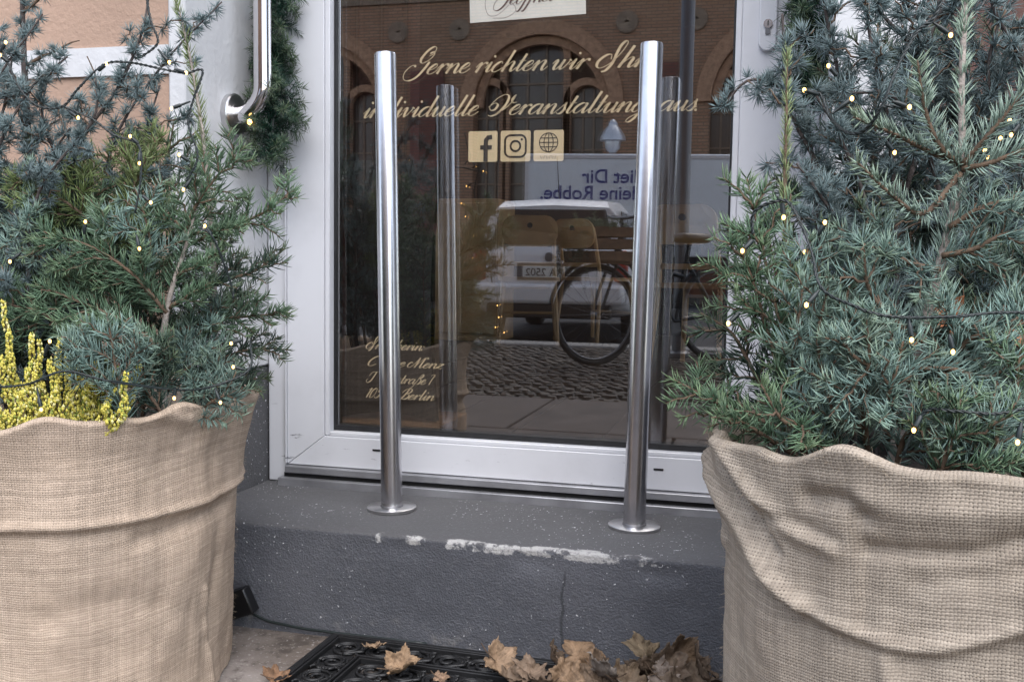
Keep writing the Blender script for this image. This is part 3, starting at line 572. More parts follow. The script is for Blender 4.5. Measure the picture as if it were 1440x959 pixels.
def spray(name, path, col, label, group, L=.024, W=.0017, side=.11, gap=.034, bare=.12, ang=.85, nrm=None, r0=.0035, barkm='twig', ds=.0008, first=.15, droop=.0, fwd=.85, sub=True, sidescale=None):
    path = catmull([np.array(p) for p in path], 6); e = empty(name, tuple(path[0])); off_ = path[0].copy(); f = Fol(); sb = MB()
    def loc(p): return np.asarray(p)-off_
    path = loc(path); seg = np.r_[0, np.cumsum(np.linalg.norm(np.diff(path, axis=0), axis=1))]; Lt = seg[-1]
    MB().tube(path, np.linspace(r0, max(.0011, r0*.28), len(path)), 8).build('stem', barkm, e, smooth=True)
    col = np.array(PAL[col] if isinstance(col, str) else col)*rng.uniform(.88, 1.12)
    if nrm is None: nrm = -CF*.75+np.array([0, 0, .55])+rng.normal(0, .25, 3)
    nrm = nrm/np.linalg.norm(nrm); i0 = int(len(path)*bare)
    needles_on(f, path[i0:], col, L, W, ds, fwd, nrm=nrm if rng.random() < .6 else None)
    s = first*Lt+.01; sd_ = 1
    while s < Lt*.93:
        p = np.array([np.interp(s, seg, path[:, i]) for i in range(3)]); j = min(len(path)-2, int(np.searchsorted(seg, s))); T = path[j+1]-path[max(0, j-1)]; T /= np.linalg.norm(T)
        Wd = np.cross(nrm, T); Wd /= np.linalg.norm(Wd)+1e-9
        for sg_ in (1, -1):
            if rng.random() < .1: continue
            ln = min(side, (Lt-s)*.85+.02)*rng.uniform(.7, 1.15)
            if ln < .02: continue
            aa = ang*rng.uniform(.85, 1.15); d = T*math.cos(aa)+Wd*sg_*math.sin(aa)+nrm*rng.normal(0, .22); d /= np.linalg.norm(d)
            pe = p+d*ln+np.array([0, 0, droop*ln]); tw = wiggle(p, pe, 7, .003, sag=.04); sb.tube(tw, np.linspace(r0*.42+.0004, .0008, 7), 5)
            c2 = col*rng.uniform(.85, 1.15); needles_on(f, tw, c2, L*.95, W, ds, fwd, nrm=nrm if rng.random() < .65 else None)
            if sub and ln > .075:
                for q in (.35, .6):
                    for s2 in (1, -1):
                        dd = d*math.cos(.8)+np.cross(nrm, d)*s2*math.sin(.8)+nrm*rng.normal(0, .15); b0 = p+(pe-p)*q; tw2 = wiggle(b0, b0+dd*ln*(.62-q*.35), 5, .002); sb.tube(tw2, np.linspace(.0010, .0006, 5), 4); needles_on(f, tw2, c2*rng.uniform(.9, 1.1), L*.9, W, ds, fwd)
        s += gap*rng.uniform(.8, 1.25)
    if sb.v: tag(sb.build('twigs', 'twig', e, smooth=True), kind='stuff')
    f.build('needles', e); tag(e, label, 'branch', group); return e
def cedar(name, path, label, group, col='cedar', L=.019, r0=.004, side=.13, gap=.045, tuft=.011, bare=.05, barkm='darkbark', nside=1.0, W=.0015):
    path = catmull([np.array(p) for p in path], 6); e = empty(name, tuple(path[0])); path = path-path[0]; f = Fol(); sb = MB(); col = np.array(PAL[col])
    MB().tube(path, np.linspace(r0, r0*.35, len(path)), 8).build('stem', barkm, e, smooth=True)
    def tufts(pp, cc, dens):
        B, T, U, V, s = along(pp, dens)
        for b, t_, u, v in zip(B, T, U, V):
            a = rng.uniform(0, 2*math.pi); ax = u*math.cos(a)+v*math.sin(a)+t_*.25+np.array([0, 0, .25]); ax /= np.linalg.norm(ax); n = int(rng.integers(20, 30)); d = rng.normal(size=(n, 3)); d /= np.linalg.norm(d, axis=1)[:, None]; d = d+ax*.75
            f.put(np.tile(b+ax*.004, (n, 1)), d, L*rng.uniform(.7, 1.1, n), W, cc*rng.uniform(.85, 1.15), .05)
    i0 = int(len(path)*bare); tufts(path[i0:], col, tuft); seg = np.r_[0, np.cumsum(np.linalg.norm(np.diff(path, axis=0), axis=1))]; s = .12*seg[-1]; sd_ = 1
    while s < seg[-1]*.92:
        p = np.array([np.interp(s, seg, path[:, i]) for i in range(3)]); j = min(len(path)-2, int(np.searchsorted(seg, s))); T = path[j+1]-path[max(0, j-1)]; T /= np.linalg.norm(T)
        if rng.random() < nside:
            Wd = np.cross(-CF+rng.normal(0, .6, 3), T); Wd /= np.linalg.norm(Wd); d = T*.55+Wd*sd_*.8+rng.normal(0, .12, 3); d /= np.linalg.norm(d); ln = side*rng.uniform(.5, 1.1)*(1.05-s/seg[-1]*.6)
            tw = wiggle(p, p+d*ln, 8, .004, .05); sb.tube(tw, np.linspace(r0*.4, .0009, 8), 5); tufts(tw, col*rng.uniform(.85, 1.12), tuft)
        sd_ = -sd_; s += gap*rng.uniform(.7, 1.3)
    if sb.v: tag(sb.build('twigs', 'twig', e, smooth=True), kind='stuff')
    f.build('needles', e); tag(e, label, 'branch', group); return e

# ================================================================== BURLAP PLANTERS
def hit_cyl(px, py, c, r):                                         # pixel -> (angle, z) on an upright cylinder
    d = ray(px, py); o = CC-np.array(c); A = d[0]**2+d[1]**2; B = 2*(o[0]*d[0]+o[1]*d[1]); Cc = o[0]**2+o[1]**2-r*r; D_ = B*B-4*A*Cc
    t_ = (-B-math.sqrt(max(D_, 0)))/(2*A); p = CC+d*t_; return math.atan2(p[1]-c[1], p[0]-c[0]), p[2]
def planter(name, c, rt, rb, rimpx, hempx, creases, m, label, seed, flare=.0):
    e = empty(name, (c[0], c[1], 0)); tag(e, label, 'planter', 'burlap wrapped planters beside the door')
    a0 = math.atan2(CC[1]-c[1], CC[0]-c[0])                        # face towards the viewer side of the pavement
    rel = lambda a: (a-a0+math.pi) % (2*math.pi)-math.pi
    rim = sorted((rel(hit_cyl(x, y, c, rt)[0]), hit_cyl(x, y, c, rt)[1]) for x, y in rimpx); ra = np.array([q[0] for q in rim]); rz = np.array([q[1] for q in rim])
    hem = sorted((rel(hit_cyl(x, y, c, rt)[0]), hit_cyl(x, y, c, rt)[1]) for x, y in hempx); ha = np.array([q[0] for q in hem]); hz = np.array([q[1] for q in hem])
    nt_, nz_ = 420, 150; th_ = np.linspace(-math.pi, math.pi, nt_); sm = np.ones(9)/9
    zr = np.interp(th_, ra, rz); zr = np.convolve(np.r_[zr[-5:-1], zr, zr[1:5]], sm, 'valid')+.004*np.sin(th_*9+seed)+.003*np.sin(th_*17+2*seed)
    hm = np.interp(th_, ha, hz); hm = np.convolve(np.r_[hm[-5:-1], hm, hm[1:5]], sm, 'valid')
    TT, SS = np.meshgrid(th_, np.linspace(0, 1, nz_), indexing='ij'); Z = SS*zr[:, None]; Rr = rb+(rt-rb)*(Z/.5)+flare*np.clip((Z-.36)/.14, 0, 1.3)**2
    nz = np.zeros_like(Z)
    for i in range(nt_):
        cx_, sx_ = math.cos(th_[i]), math.sin(th_[i])
        for j in range(nz_):
            z_ = Z[i, j]; nz[i, j] = .009*mnoise.noise(Vector((cx_*2.2+seed, sx_*2.2, z_*5)))+.0042*mnoise.noise(Vector((cx_*5+seed, sx_*5, z_*9+seed)))+.0016*mnoise.noise(Vector((cx_*16, sx_*16, z_*32+seed)))
    Rr = Rr+nz*1.15
    dh = Z-hm[:, None]; Rr += .007/(1+np.exp(-dh/.0022))*np.exp(-np.clip(dh, 0, 1)/.16)+.005*np.exp(-((dh-.006)/.007)**2)      # turned-over upper layer with its hem
    for pts_, amp, wd in creases:
        cp = [(rel(hit_cyl(x, y, c, rt)[0]), hit_cyl(x, y, c, rt)[1]) for x, y in pts_]; cp = catmull(cp, 5); D2 = np.full(Z.shape, 9.)
        for i in range(len(cp)-1):
            A = np.array([cp[i][0]*rt, cp[i][1]]); B = np.array([cp[i+1][0]*rt, cp[i+1][1]]); ab = B-A; t_ = np.clip(((TT*rt-A[0])*ab[0]+(Z-A[1])*ab[1])/(ab@ab+1e-12), 0, 1); D2 = np.minimum(D2, np.hypot(TT*rt-A[0]-t_*ab[0], Z-A[1]-t_*ab[1]))
        Rr += amp*np.exp(-(D2/wd)**2)
    V = np.stack([Rr*np.cos(TT+a0), Rr*np.sin(TT+a0), Z], -1); UV = np.stack([TT*rt, Z+.012*np.sin(TT*3+seed)], -1)
    # roll the rim inwards
    rows, uvr = [V], [UV]; top = Rr[:, -1]
    for dr, dz, du in ((.004, .004, .006), (.010, .005, .012), (.016, .002, .018), (.022, -.010, .03), (.026, -.04, .06), (.03, -.075, .1)):
        rr_ = top-dr; rows.append(np.stack([rr_*np.cos(th_+a0), rr_*np.sin(th_+a0), zr+dz], -1)[:, None]); uvr.append(np.stack([th_*rt, zr+du], -1)[:, None])
    V = np.concatenate(rows, 1); UV = np.concatenate(uvr, 1); n2 = V.shape[1]
    idx = np.arange(nt_*n2).reshape(nt_, n2); F = np.stack([idx[:-1, :-1], idx[1:, :-1], idx[1:, 1:], idx[:-1, 1:]], -1).reshape(-1, 4)
    cov = fast_mesh('burlap_cover', V.reshape(-1, 3), F, m, e, uv=UV.reshape(-1, 2))
    # loose fibres standing off the cloth
    n = 5200; ii = rng.integers(0, nt_, n); jj = np.where(rng.random(n) < .35, n2-rng.integers(2, 9, n), rng.integers(0, n2-6, n)); Bp = V[ii, jj]; nr = np.stack([np.cos(th_[ii]+a0), np.sin(th_[ii]+a0), np.zeros(n)], 1); f = Fol()
    f.put(Bp, nr*.8+rng.normal(0, .7, (n, 3)), rng.uniform(.003, .010, n), .00035, np.array([.50, .40, .29]), -.2); f.build('loose_fibres', e, 'bud')
    zs = rz.min()-.05; MB().lathe([(rt-.03, 0), (rt-.028, .006)], 40, (0, 0, zs)).build('soil', 'soil', e)
    return e
cL, cR = (-1.118, -.645, 0), (.245, -.83, 0)
potL = planter('burlap_planter', cL, .286, .255, [(-170, 600), (0, 604), (60, 596), (110, 597), (160, 592), (200, 588), (225, 573), (250, 570), (272, 580), (292, 578), (325, 562), (352, 553)],
    [(-200, 760), (0, 752), (110, 748), (210, 733), (290, 712), (340, 680)],
    [([(190, 590), (225, 583), (262, 592)], .008, .012), ([(60, 880), (180, 850), (300, 870)], -.004, .02), ([(300, 640), (320, 760), (312, 900)], -.005, .018), ([(200, 760), (260, 740), (330, 705)], -.008, .014), ([(250, 780), (262, 900)], .004, .02), ([(100, 640), (220, 650)], -.003, .02), ([(300, 830), (322, 958)], .006, .008)],
    'burlapL', 'tan burlap wrapped planter holding fir branches and yellow heather', 1.7, .024)
potR = planter('burlap_planter', cR, .292, .280, [(999, 592), (1012, 598), (1030, 612), (1060, 632), (1110, 640), (1160, 636), (1215, 634), (1250, 655), (1300, 664), (1360, 668), (1440, 668), (1560, 665)],
    [(1003, 640), (1030, 715), (1065, 790), (1110, 845), (1180, 890), (1260, 920), (1320, 925), (1380, 912), (1440, 893), (1600, 860)],
    [([(1010, 640), (1040, 715), (1080, 790), (1130, 850)], .010, .009), ([(1030, 625), (1058, 700), (1100, 775)], -.010, .007), ([(1042, 620), (1075, 690), (1120, 740), (1175, 765)], .011, .010), ([(1085, 720), (1125, 735), (1180, 760)], -.009, .008),
     ([(1150, 697), (1200, 700), (1225, 722)], -.009, .009), ([(1216, 725), (1220, 800), (1212, 880)], -.0035, .007), ([(1190, 740), (1196, 800), (1180, 860)], .0025, .02), ([(1225, 770), (1300, 775), (1370, 775), (1440, 755)], -.008, .009), ([(1230, 700), (1310, 720), (1440, 712)], .005, .014), ([(1240, 930), (1245, 958)], .006, .01), ([(990, 655), (1006, 700), (1020, 760)], .008, .01), ([(1300, 820), (1440, 800)], -.004, .012)],
    'burlapR', 'greyish burlap wrapped planter draped in folds and filled with blue spruce', 4.1, .016)

# ---- heather
he = empty('yellow_heather', tuple(P(95, 600, 1.41))); tag(he, 'yellow flowering heather in the tan burlap planter', 'plant'); ho = P(95, 600, 1.41); f = Fol(); st = MB()
BV, BF, BC = [], [], []; octv = np.array([(1, 0, 0), (-1, 0, 0), (0, 1, 0), (0, -1, 0), (0, 0, 1), (0, 0, -1)], float); octf = np.array([(0, 2, 4), (2, 1, 4), (1, 3, 4), (3, 0, 4), (2, 0, 5), (1, 2, 5), (3, 1, 5), (0, 3, 5)])
hx0 = [(int(a), int(b)) for a, b in zip(rng.uniform(-40, 185, 34), rng.uniform(500, 590, 34))]
heads = hx0+[(5, 425), (12, 470), (45, 470), (38, 520), (55, 480), (70, 505), (85, 475), (95, 500), (110, 510), (122, 530), (135, 515), (150, 545), (165, 560), (60, 540), (30, 560), (78, 545), (100, 550), (120, 560), (140, 570), (20, 545), (0, 500), (196, 515), (180, 575), (-30, 480), (-60, 520), (10, 580), (50, 575), (90, 580), (130, 585), (160, 588), (66, 560), (108, 575)]
nb = 0
for hx, hy in heads:
    d0 = rng.uniform(1.40, 1.48); a_ = P(60+(hx-60)*.75+rng.normal(0, 6), 616, d0)-ho; b_ = P(hx, hy, d0+rng.uniform(-.03, .03))-ho; pth = wiggle(a_, b_, 8, .004); st.tube(pth, np.linspace(.0014, .0007, 8), 5)
    B, T, U, V_, s = along(pth[1:], .00055)
    for b, t_, u, v_, q in zip(B, T, U, V_, s):
        a = rng.uniform(0, 6.283); o_ = (u*math.cos(a)+v_*math.sin(a))*.0056*(1.15-.7*q)+t_*.0015; r_ = rng.uniform(.0015, .0026); vv = octv*r_*np.array([1, 1, 1.5])+b+o_
        BV.append(vv); BF.append(octf+nb); nb += 6; yel = np.array([.60, .52, .09]) if rng.random() < .7 else (np.array([.22, .26, .04]) if rng.random() < .6 else np.array([.72, .66, .3])); BC.append(np.tile(yel*rng.uniform(.7, 1.1), (6, 1)))
    needles_on(f, pth, (.10, .16, .03), .008, .0009, .002, .7)
st.build('stems', 'twig', he, smooth=True); f.build('leaves', he); tag(fast_mesh('flower_buds', np.concatenate(BV), np.concatenate(BF), 'bud', he, col=np.concatenate(BC), smooth=False), kind='stuff')

# ---- branches in the heather planter
def px(*a): return [P(*q) for q in a]
def pxl(*a): return [P(q[0], q[1], q[2]+.16) for q in a]
TL, TR = 'the tan planter with heather', 'the greyish draped planter'
gL = 'fir branches standing in the tan burlap planter'; gR = 'spruce branches standing in the greyish burlap planter'; gLc = 'blue cedar branches in the tan burlap planter'; gRc = 'blue cedar branches in the greyish burlap planter'
lab = lambda s, t_: s+' in '+t_ if len((s+' in '+t_).split()) <= 16 else s
cedar('cedar_branch', pxl((70, 610, 1.5), (50, 380, 1.5), (38, 170, 1.5), (33, 60, 1.5), (30, -60, 1.5)), 'dark trunked blue cedar branch rising straight in the tan planter with heather', gLc, r0=.0085, side=.16, gap=.06, nside=.9)
cedar('cedar_branch', pxl((90, 600, 1.42), (75, 360, 1.42), (110, 210, 1.4), (165, 125, 1.38), (200, 45, 1.36), (212, -30, 1.36)), lab('blue cedar branch leaning towards the white door surround', TL), gLc, r0=.004, side=.13, gap=.05)
LCL = ['slim cedar branch bowing over the dark cedar trunk', 'slim cedar branch under the first cable loop', 'slim cedar branch on the outer side of the dark trunk', 'slim cedar twig ending before the white door surround']
for pth in (((30, 590, 1.4), (5, 380, 1.38), (-10, 240, 1.36), (40, 130, 1.34), (95, 80, 1.33)), ((60, 600, 1.36), (40, 400, 1.34), (55, 270, 1.32), (130, 170, 1.3), (135, 110, 1.3)), ((10, 580, 1.36), (-20, 320, 1.36), (-20, 150, 1.36), (60, 20, 1.36)), ((120, 600, 1.5), (140, 330, 1.5), (160, 200, 1.5), (230, 90, 1.5), (312, 3, 1.5))):
    cedar('cedar_branch', pxl(*pth), lab(LCL.pop(0), TL), gLc, r0=.0035, side=.10, gap=.055)
for pth, lb in ((((60, 610, 1.5), (20, 400, 1.5), (-10, 250, 1.48), (10, 130, 1.46), (20, 60, 1.45)), 'cedar branch close beside the dark cedar trunk'), (((80, 610, 1.52), (100, 380, 1.52), (90, 250, 1.5), (60, 170, 1.48), (70, 90, 1.47)), 'cedar branch leaning across the dark cedar trunk'), (((120, 610, 1.5), (150, 380, 1.48), (180, 270, 1.47), (200, 200, 1.46), (225, 120, 1.46)), 'cedar branch rising under the looped cable'), (((0, 610, 1.45), (-30, 380, 1.42), (0, 290, 1.4), (60, 230, 1.38), (100, 180, 1.37)), 'cedar branch lying over the olive spruce')):
    cedar('cedar_branch', pxl(*pth), lab(lb, TL), gLc, r0=.004, side=.15, gap=.036, L=.022, W=.0017, tuft=.011, bare=.45)
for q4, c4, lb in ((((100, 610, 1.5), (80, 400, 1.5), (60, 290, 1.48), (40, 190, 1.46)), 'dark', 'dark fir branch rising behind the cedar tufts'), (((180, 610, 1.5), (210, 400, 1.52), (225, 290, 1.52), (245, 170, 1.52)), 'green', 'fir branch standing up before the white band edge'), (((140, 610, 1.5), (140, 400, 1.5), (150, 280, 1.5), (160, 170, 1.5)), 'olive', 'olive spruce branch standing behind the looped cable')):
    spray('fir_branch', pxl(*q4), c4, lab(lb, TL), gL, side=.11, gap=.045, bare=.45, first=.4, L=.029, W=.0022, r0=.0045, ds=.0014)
spray('spruce_shoot', pxl((300, 600, 1.44), (302, 420, 1.43), (292, 250, 1.42), (276, 130, 1.41), (258, 40, 1.40), (240, -20, 1.4)), 'olive', 'tall bare spruce shoot with upright needles before the white door surround', gL, L=.026, W=.0017, side=.012, gap=.5, bare=.3, fwd=1.4, r0=.0048, barkm='bark', ds=.0011)
kw = dict(L=.024, W=.0015, r0=.0042)
spray('fir_branch', pxl((232, 600, 1.36), (228, 500, 1.355), (238, 420, 1.35), (262, 345, 1.345), (285, 260, 1.34)), 'green', 'fir branch on a thick grey stem in the tan planter with heather', gL, side=.12, gap=.055, bare=.55, first=.45, r0=.0066, barkm='bark', L=.029, W=.0021, ds=.00105, ang=1.05)
spray('fir_branch', pxl((160, 600, 1.42), (152, 440, 1.42), (140, 370, 1.41), (131, 300, 1.4), (133, 230, 1.4)), 'green', lab('fir branch on a peeling brown stem', TL), gL, side=.12, gap=.05, bare=.55, first=.4, r0=.0055, barkm='bark', L=.028, W=.0021, ds=.00105, ang=1.0)
Lset = [((262, 345, 1.36), (320, 320, 1.36), (370, 300, 1.35), (413, 268, 1.34), 'green'), ((240, 430, 1.37), (300, 400, 1.37), (360, 380, 1.37), (400, 350, 1.37), 'dark'), ((232, 470, 1.4), (300, 450, 1.42), (350, 445, 1.43), (408, 440, 1.44), 'green'), ((250, 540, 1.42), (310, 505, 1.43), (360, 490, 1.44), (405, 492, 1.45), 'dark'), ((270, 590, 1.44), (310, 550, 1.45), (340, 535, 1.46), (378, 532, 1.47), 'dark'),
 ((262, 345, 1.36), (270, 300, 1.34), (300, 255, 1.33), (345, 205, 1.33), 'green'), ((235, 440, 1.33), (180, 380, 1.31), (110, 340, 1.3), (40, 335, 1.3), 'green'), ((228, 490, 1.33), (170, 450, 1.31), (100, 420, 1.3), (50, 400, 1.3), 'green'), ((150, 420, 1.4), (100, 370, 1.38), (50, 330, 1.37), (-10, 310, 1.36), 'blue'), ((140, 360, 1.4), (170, 320, 1.38), (190, 260, 1.37), (225, 190, 1.37), 'olive'), ((135, 320, 1.4), (100, 290, 1.37), (60, 265, 1.36), (20, 255, 1.35), 'olive'),
 ((232, 520, 1.32), (270, 480, 1.3), (290, 455, 1.29), (312, 420, 1.29), 'blue'), ((230, 560, 1.3), (250, 530, 1.28), (275, 510, 1.27), (300, 490, 1.27), 'blue'), ((175, 600, 1.27), (165, 540, 1.25), (160, 500, 1.24), (150, 440, 1.23), 'blue'), ((240, 600, 1.34), (200, 540, 1.32), (180, 500, 1.31), (160, 470, 1.31), 'dark'), ((262, 600, 1.38), (290, 570, 1.36), (320, 555, 1.35), (352, 548, 1.36), 'blue'),
 ((90, 600, 1.42), (60, 520, 1.42), (30, 470, 1.42), (0, 430, 1.42), 'dark'), ((60, 600, 1.4), (20, 540, 1.4), (-10, 480, 1.4), (-40, 400, 1.4), 'dark'), ((120, 590, 1.45), (80, 480, 1.46), (60, 410, 1.47), (40, 370, 1.47), 'dark'), ((200, 590, 1.48), (210, 470, 1.5), (215, 380, 1.51), (230, 290, 1.52), 'dark'), ((270, 590, 1.5), (290, 470, 1.52), (300, 390, 1.53), (320, 330, 1.54), 'dark'),
 ((180, 420, 1.36), (210, 360, 1.34), (205, 310, 1.33), (190, 265, 1.33), 'blue'), ((100, 480, 1.34), (60, 440, 1.33), (20, 430, 1.33), (-30, 400, 1.33), 'green'), ((20, 420, 1.36), (10, 350, 1.36), (30, 300, 1.36), (20, 240, 1.36), 'blue'), ((90, 420, 1.4), (100, 350, 1.4), (80, 300, 1.4), (110, 240, 1.4), 'green')]
rootL = lambda z_=.50: np.array([cL[0], cL[1], z_])
LL = ['fir branch reaching highest towards the door jamb', 'dark fir branch reaching the jamb under the highest side branch', 'fir branch pointing level at the door jamb', 'dark fir branch whose tip overlaps the white jamb above the plinth', 'dark low fir branch over the planter corner by the plinth', 'fir branch pointing up at the garland end', 'fir branch sweeping sideways above the heather', 'fir branch sweeping low just above the heather spikes', 'blue fir branch stretching away from the thick grey stem', 'olive spruce branch upright below the looped cable', 'olive spruce branch lying over the cedar trunk foot', 'blue fir spray beside the thick grey stem', 'small blue fir spray at the foot of the thick grey stem', 'blue fir spray standing right behind the heather', 'dark fir branch leaning behind the heather', 'blue fir spray hanging over the burlap corner']
for i, (a, b, c_, d, col) in enumerate(Lset):
    a, b, c_, d = [(q[0], q[1], q[2]+(.27 if i in (11, 12) else .16)) for q in (a, b, c_, d)]; p0 = P(*a)
    spray('fir_branch', [p0, P(*b), P(*c_), P(*d)], col, lab(LL[i] if i < len(LL) else {'green': 'mid green fir branch with combed flat needles', 'dark': 'dark green fir branch deep', 'blue': 'blue green fir spray', 'olive': 'yellowish green spruce branch'}[col], TL), gL, side=.062 if i < 6 else .085, gap=.032, bare=.04, L=.030, W=.0024, r0=.0034, ds=.0014)

# ---- branches in the draped planter
spray('spruce_branch', px((1248, 690, 1.10), (1268, 590, 1.09), (1300, 460, 1.08), (1335, 320, 1.07), (1352, 230, 1.06), (1352, 120, 1.06), (1358, 0, 1.06), (1362, -60, 1.06)), 'pale', 'tall blue spruce leader on a pale grey stem in the greyish draped planter', gR, L=.027, W=.0021, side=.01, gap=.9, bare=.12, r0=.0072, barkm='bark', fwd=1.15, ds=.00075)
Rset = [((1352, 232, 1.06), (1310, 215, 1.05), (1260, 190, 1.03), (1200, 165, 1.02), 'pale'), ((1350, 235, 1.06), (1318, 200, 1.04), (1300, 150, 1.03), (1290, 85, 1.02), 'pale'), ((1354, 232, 1.05), (1390, 190, 1.03), (1430, 140, 1.02), (1470, 90, 1.01), 'pale'), ((1354, 238, 1.05), (1390, 230, 1.03), (1440, 210, 1.02), (1490, 190, 1.02), 'pale'), ((1350, 245, 1.05), (1300, 300, 1.02), (1255, 275, 1.0), (1205, 228, .99), 'pale'),
 ((1320, 380, 1.06), (1280, 370, 1.04), (1240, 350, 1.02), (1198, 350, 1.01), 'blue'), ((1325, 360, 1.06), (1370, 350, 1.04), (1410, 330, 1.03), (1460, 320, 1.03), 'blue'), ((1335, 320, 1.06), (1385, 290, 1.04), (1430, 280, 1.04), (1480, 240, 1.04), 'blue'), ((1300, 470, 1.06), (1340, 460, 1.04), (1390, 450, 1.03), (1440, 410, 1.03), 'blue'), ((1295, 480, 1.05), (1245, 440, 1.02), (1220, 400, 1.0), (1215, 350, .99), 'blue'),
 ((1160, 640, 1.12), (1130, 560, 1.12), (1100, 470, 1.11), (1050, 250, 1.13), 'green'), ((1110, 560, 1.12), (1080, 470, 1.12), (1060, 400, 1.12), (1035, 335, 1.12), 'green'), ((1140, 640, 1.12), (1090, 600, 1.12), (1030, 575, 1.13), (943, 532, 1.16), 'green'), ((1120, 600, 1.13), (1070, 540, 1.14), (1030, 470, 1.15), (985, 440, 1.17), 'dark'), ((1120, 640, 1.1), (1070, 610, 1.09), (1040, 590, 1.09), (1000, 560, 1.1), 'green'),
 ((1220, 640, 1.05), (1215, 570, 1.02), (1222, 500, 1.0), (1218, 450, .99), 'pale'), ((1180, 640, 1.05), (1165, 560, 1.03), (1150, 480, 1.02), (1165, 400, 1.01), 'blue'), ((1180, 650, 1.04), (1140, 610, 1.02), (1100, 590, 1.0), (1070, 540, 1.0), 'green'), ((1150, 650, 1.08), (1120, 520, 1.07), (1125, 430, 1.06), (1140, 330, 1.06), 'blue'), ((1200, 610, 1.06), (1170, 590, 1.04), (1130, 580, 1.03), (1090, 575, 1.03), 'blue'),
 ((1260, 660, 1.02), (1270, 620, 1.0), (1285, 600, .98), (1310, 575, .97), 'blue'), ((1300, 670, 1.0), (1340, 620, .98), (1390, 590, .97), (1440, 560, .97), 'blue'), ((1320, 680, .98), (1370, 640, .96), (1410, 620, .95), (1460, 600, .95), 'blue'), ((1310, 690, .97), (1330, 640, .95), (1345, 600, .94), (1350, 560, .94), 'green'), ((1390, 690, .96), (1400, 640, .95), (1400, 600, .94), (1390, 560, .94), 'blue'),
 ((1290, 520, 1.04), (1340, 520, 1.0), (1390, 530, .98), (1440, 500, .97), 'blue'), ((1300, 560, 1.05), (1360, 480, 1.02), (1410, 470, 1.0), (1450, 440, 1.0), 'blue'), ((1290, 540, 1.04), (1240, 520, 1.01), (1200, 500, 1.0), (1175, 460, 1.0), 'blue'), ((1440, 690, 1.0), (1440, 600, .98), (1430, 540, .97), (1440, 470, .97), 'green'), ((1270, 600, 1.02), (1250, 560, .99), (1260, 520, .98), (1270, 480, .98), 'blue'),
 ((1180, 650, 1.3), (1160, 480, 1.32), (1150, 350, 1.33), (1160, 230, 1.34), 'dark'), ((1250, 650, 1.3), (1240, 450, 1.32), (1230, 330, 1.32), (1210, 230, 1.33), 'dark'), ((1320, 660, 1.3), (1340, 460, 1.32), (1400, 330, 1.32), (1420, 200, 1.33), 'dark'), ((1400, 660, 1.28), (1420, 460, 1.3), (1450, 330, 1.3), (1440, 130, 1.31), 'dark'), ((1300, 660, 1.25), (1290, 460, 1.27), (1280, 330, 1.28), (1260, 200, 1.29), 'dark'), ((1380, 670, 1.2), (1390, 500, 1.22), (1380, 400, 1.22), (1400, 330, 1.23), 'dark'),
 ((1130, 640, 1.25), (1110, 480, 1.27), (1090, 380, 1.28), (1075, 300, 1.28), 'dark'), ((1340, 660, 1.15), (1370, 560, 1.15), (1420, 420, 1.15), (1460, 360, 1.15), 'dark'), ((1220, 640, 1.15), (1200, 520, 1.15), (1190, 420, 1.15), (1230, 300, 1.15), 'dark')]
RL = ['pale side branch of the leader reaching towards the lock', 'pale side branch standing up beside the leader', 'pale side branch rising away from the door off the leader', 'pale side branch level off the leader away from the door', 'pale side branch drooping then rising below the leader node', 'blue spruce branch pointing at the door below the leader node', 'blue spruce branch pointing away from the door halfway up the leader', 'blue spruce branch just below the leader node away from the door', 'blue spruce branch over the long level cable', 'blue spruce branch upright under the level cable bulb', 'green spruce branch upright before the white door stile', 'green spruce branch leaning before the white door stile', 'green spruce branch reaching far out over the door glass', 'dark spruce tip before the door glass and chair', 'short green spruce branch over the burlap peak', 'pale spruce spray upright in front of the others', 'blue spruce branch upright behind the pale front spray', 'green spruce branch low near the burlap peak', 'blue spruce branch rising along the hanging cable', 'low blue spruce branch just above the burlap rim', 'small blue spruce spray at the foot of the leader', 'blue spruce branch over the lowest cable', 'blue spruce branch low on the burlap rim away from the door', 'green spruce spray by the lowest cable bulb']
for i, (a, b, c_, d, col) in enumerate(Rset):
    spray('spruce_branch', px(a, b, c_, d), col, lab(RL[i] if i < len(RL) else {'green': 'fresh green spruce branch with lighter tip', 'dark': 'dark green spruce branch at the back', 'blue': 'blue green spruce branch', 'pale': 'pale blue spruce side branch of the leader'}[col], TR), gR, side=.014 if i in (0, 1, 2, 3, 4) else (.06 if i < 20 else .075), gap=.034, bare=.03, L=.0275, W=.0022, r0=.0036, ds=.0009 if i < 5 else .00135)
spray('spruce_shoot', px((1130, 640, 1.16), (1112, 420, 1.16), (1104, 280, 1.16), (1106, 160, 1.16), (1107, 72, 1.16)), 'tip', 'slim upright yellowish spruce shoot beside the door lock', gR, L=.021, W=.0017, side=.01, gap=.9, bare=.1, r0=.0038, fwd=1.5, ds=.0009)
RCL = ['cedar branch rising beside the lock plate', 'cedar branch bending out above the slim yellowish shoot', 'cedar branch rising under the dark cable loop', 'cedar branch behind the hanging light cable', 'cedar branch behind the upper leader away from the door', 'short cedar branch over the white stile below the lock', 'cedar branch on the outer side of the leader', 'cedar branch crossing level behind two bulbs']
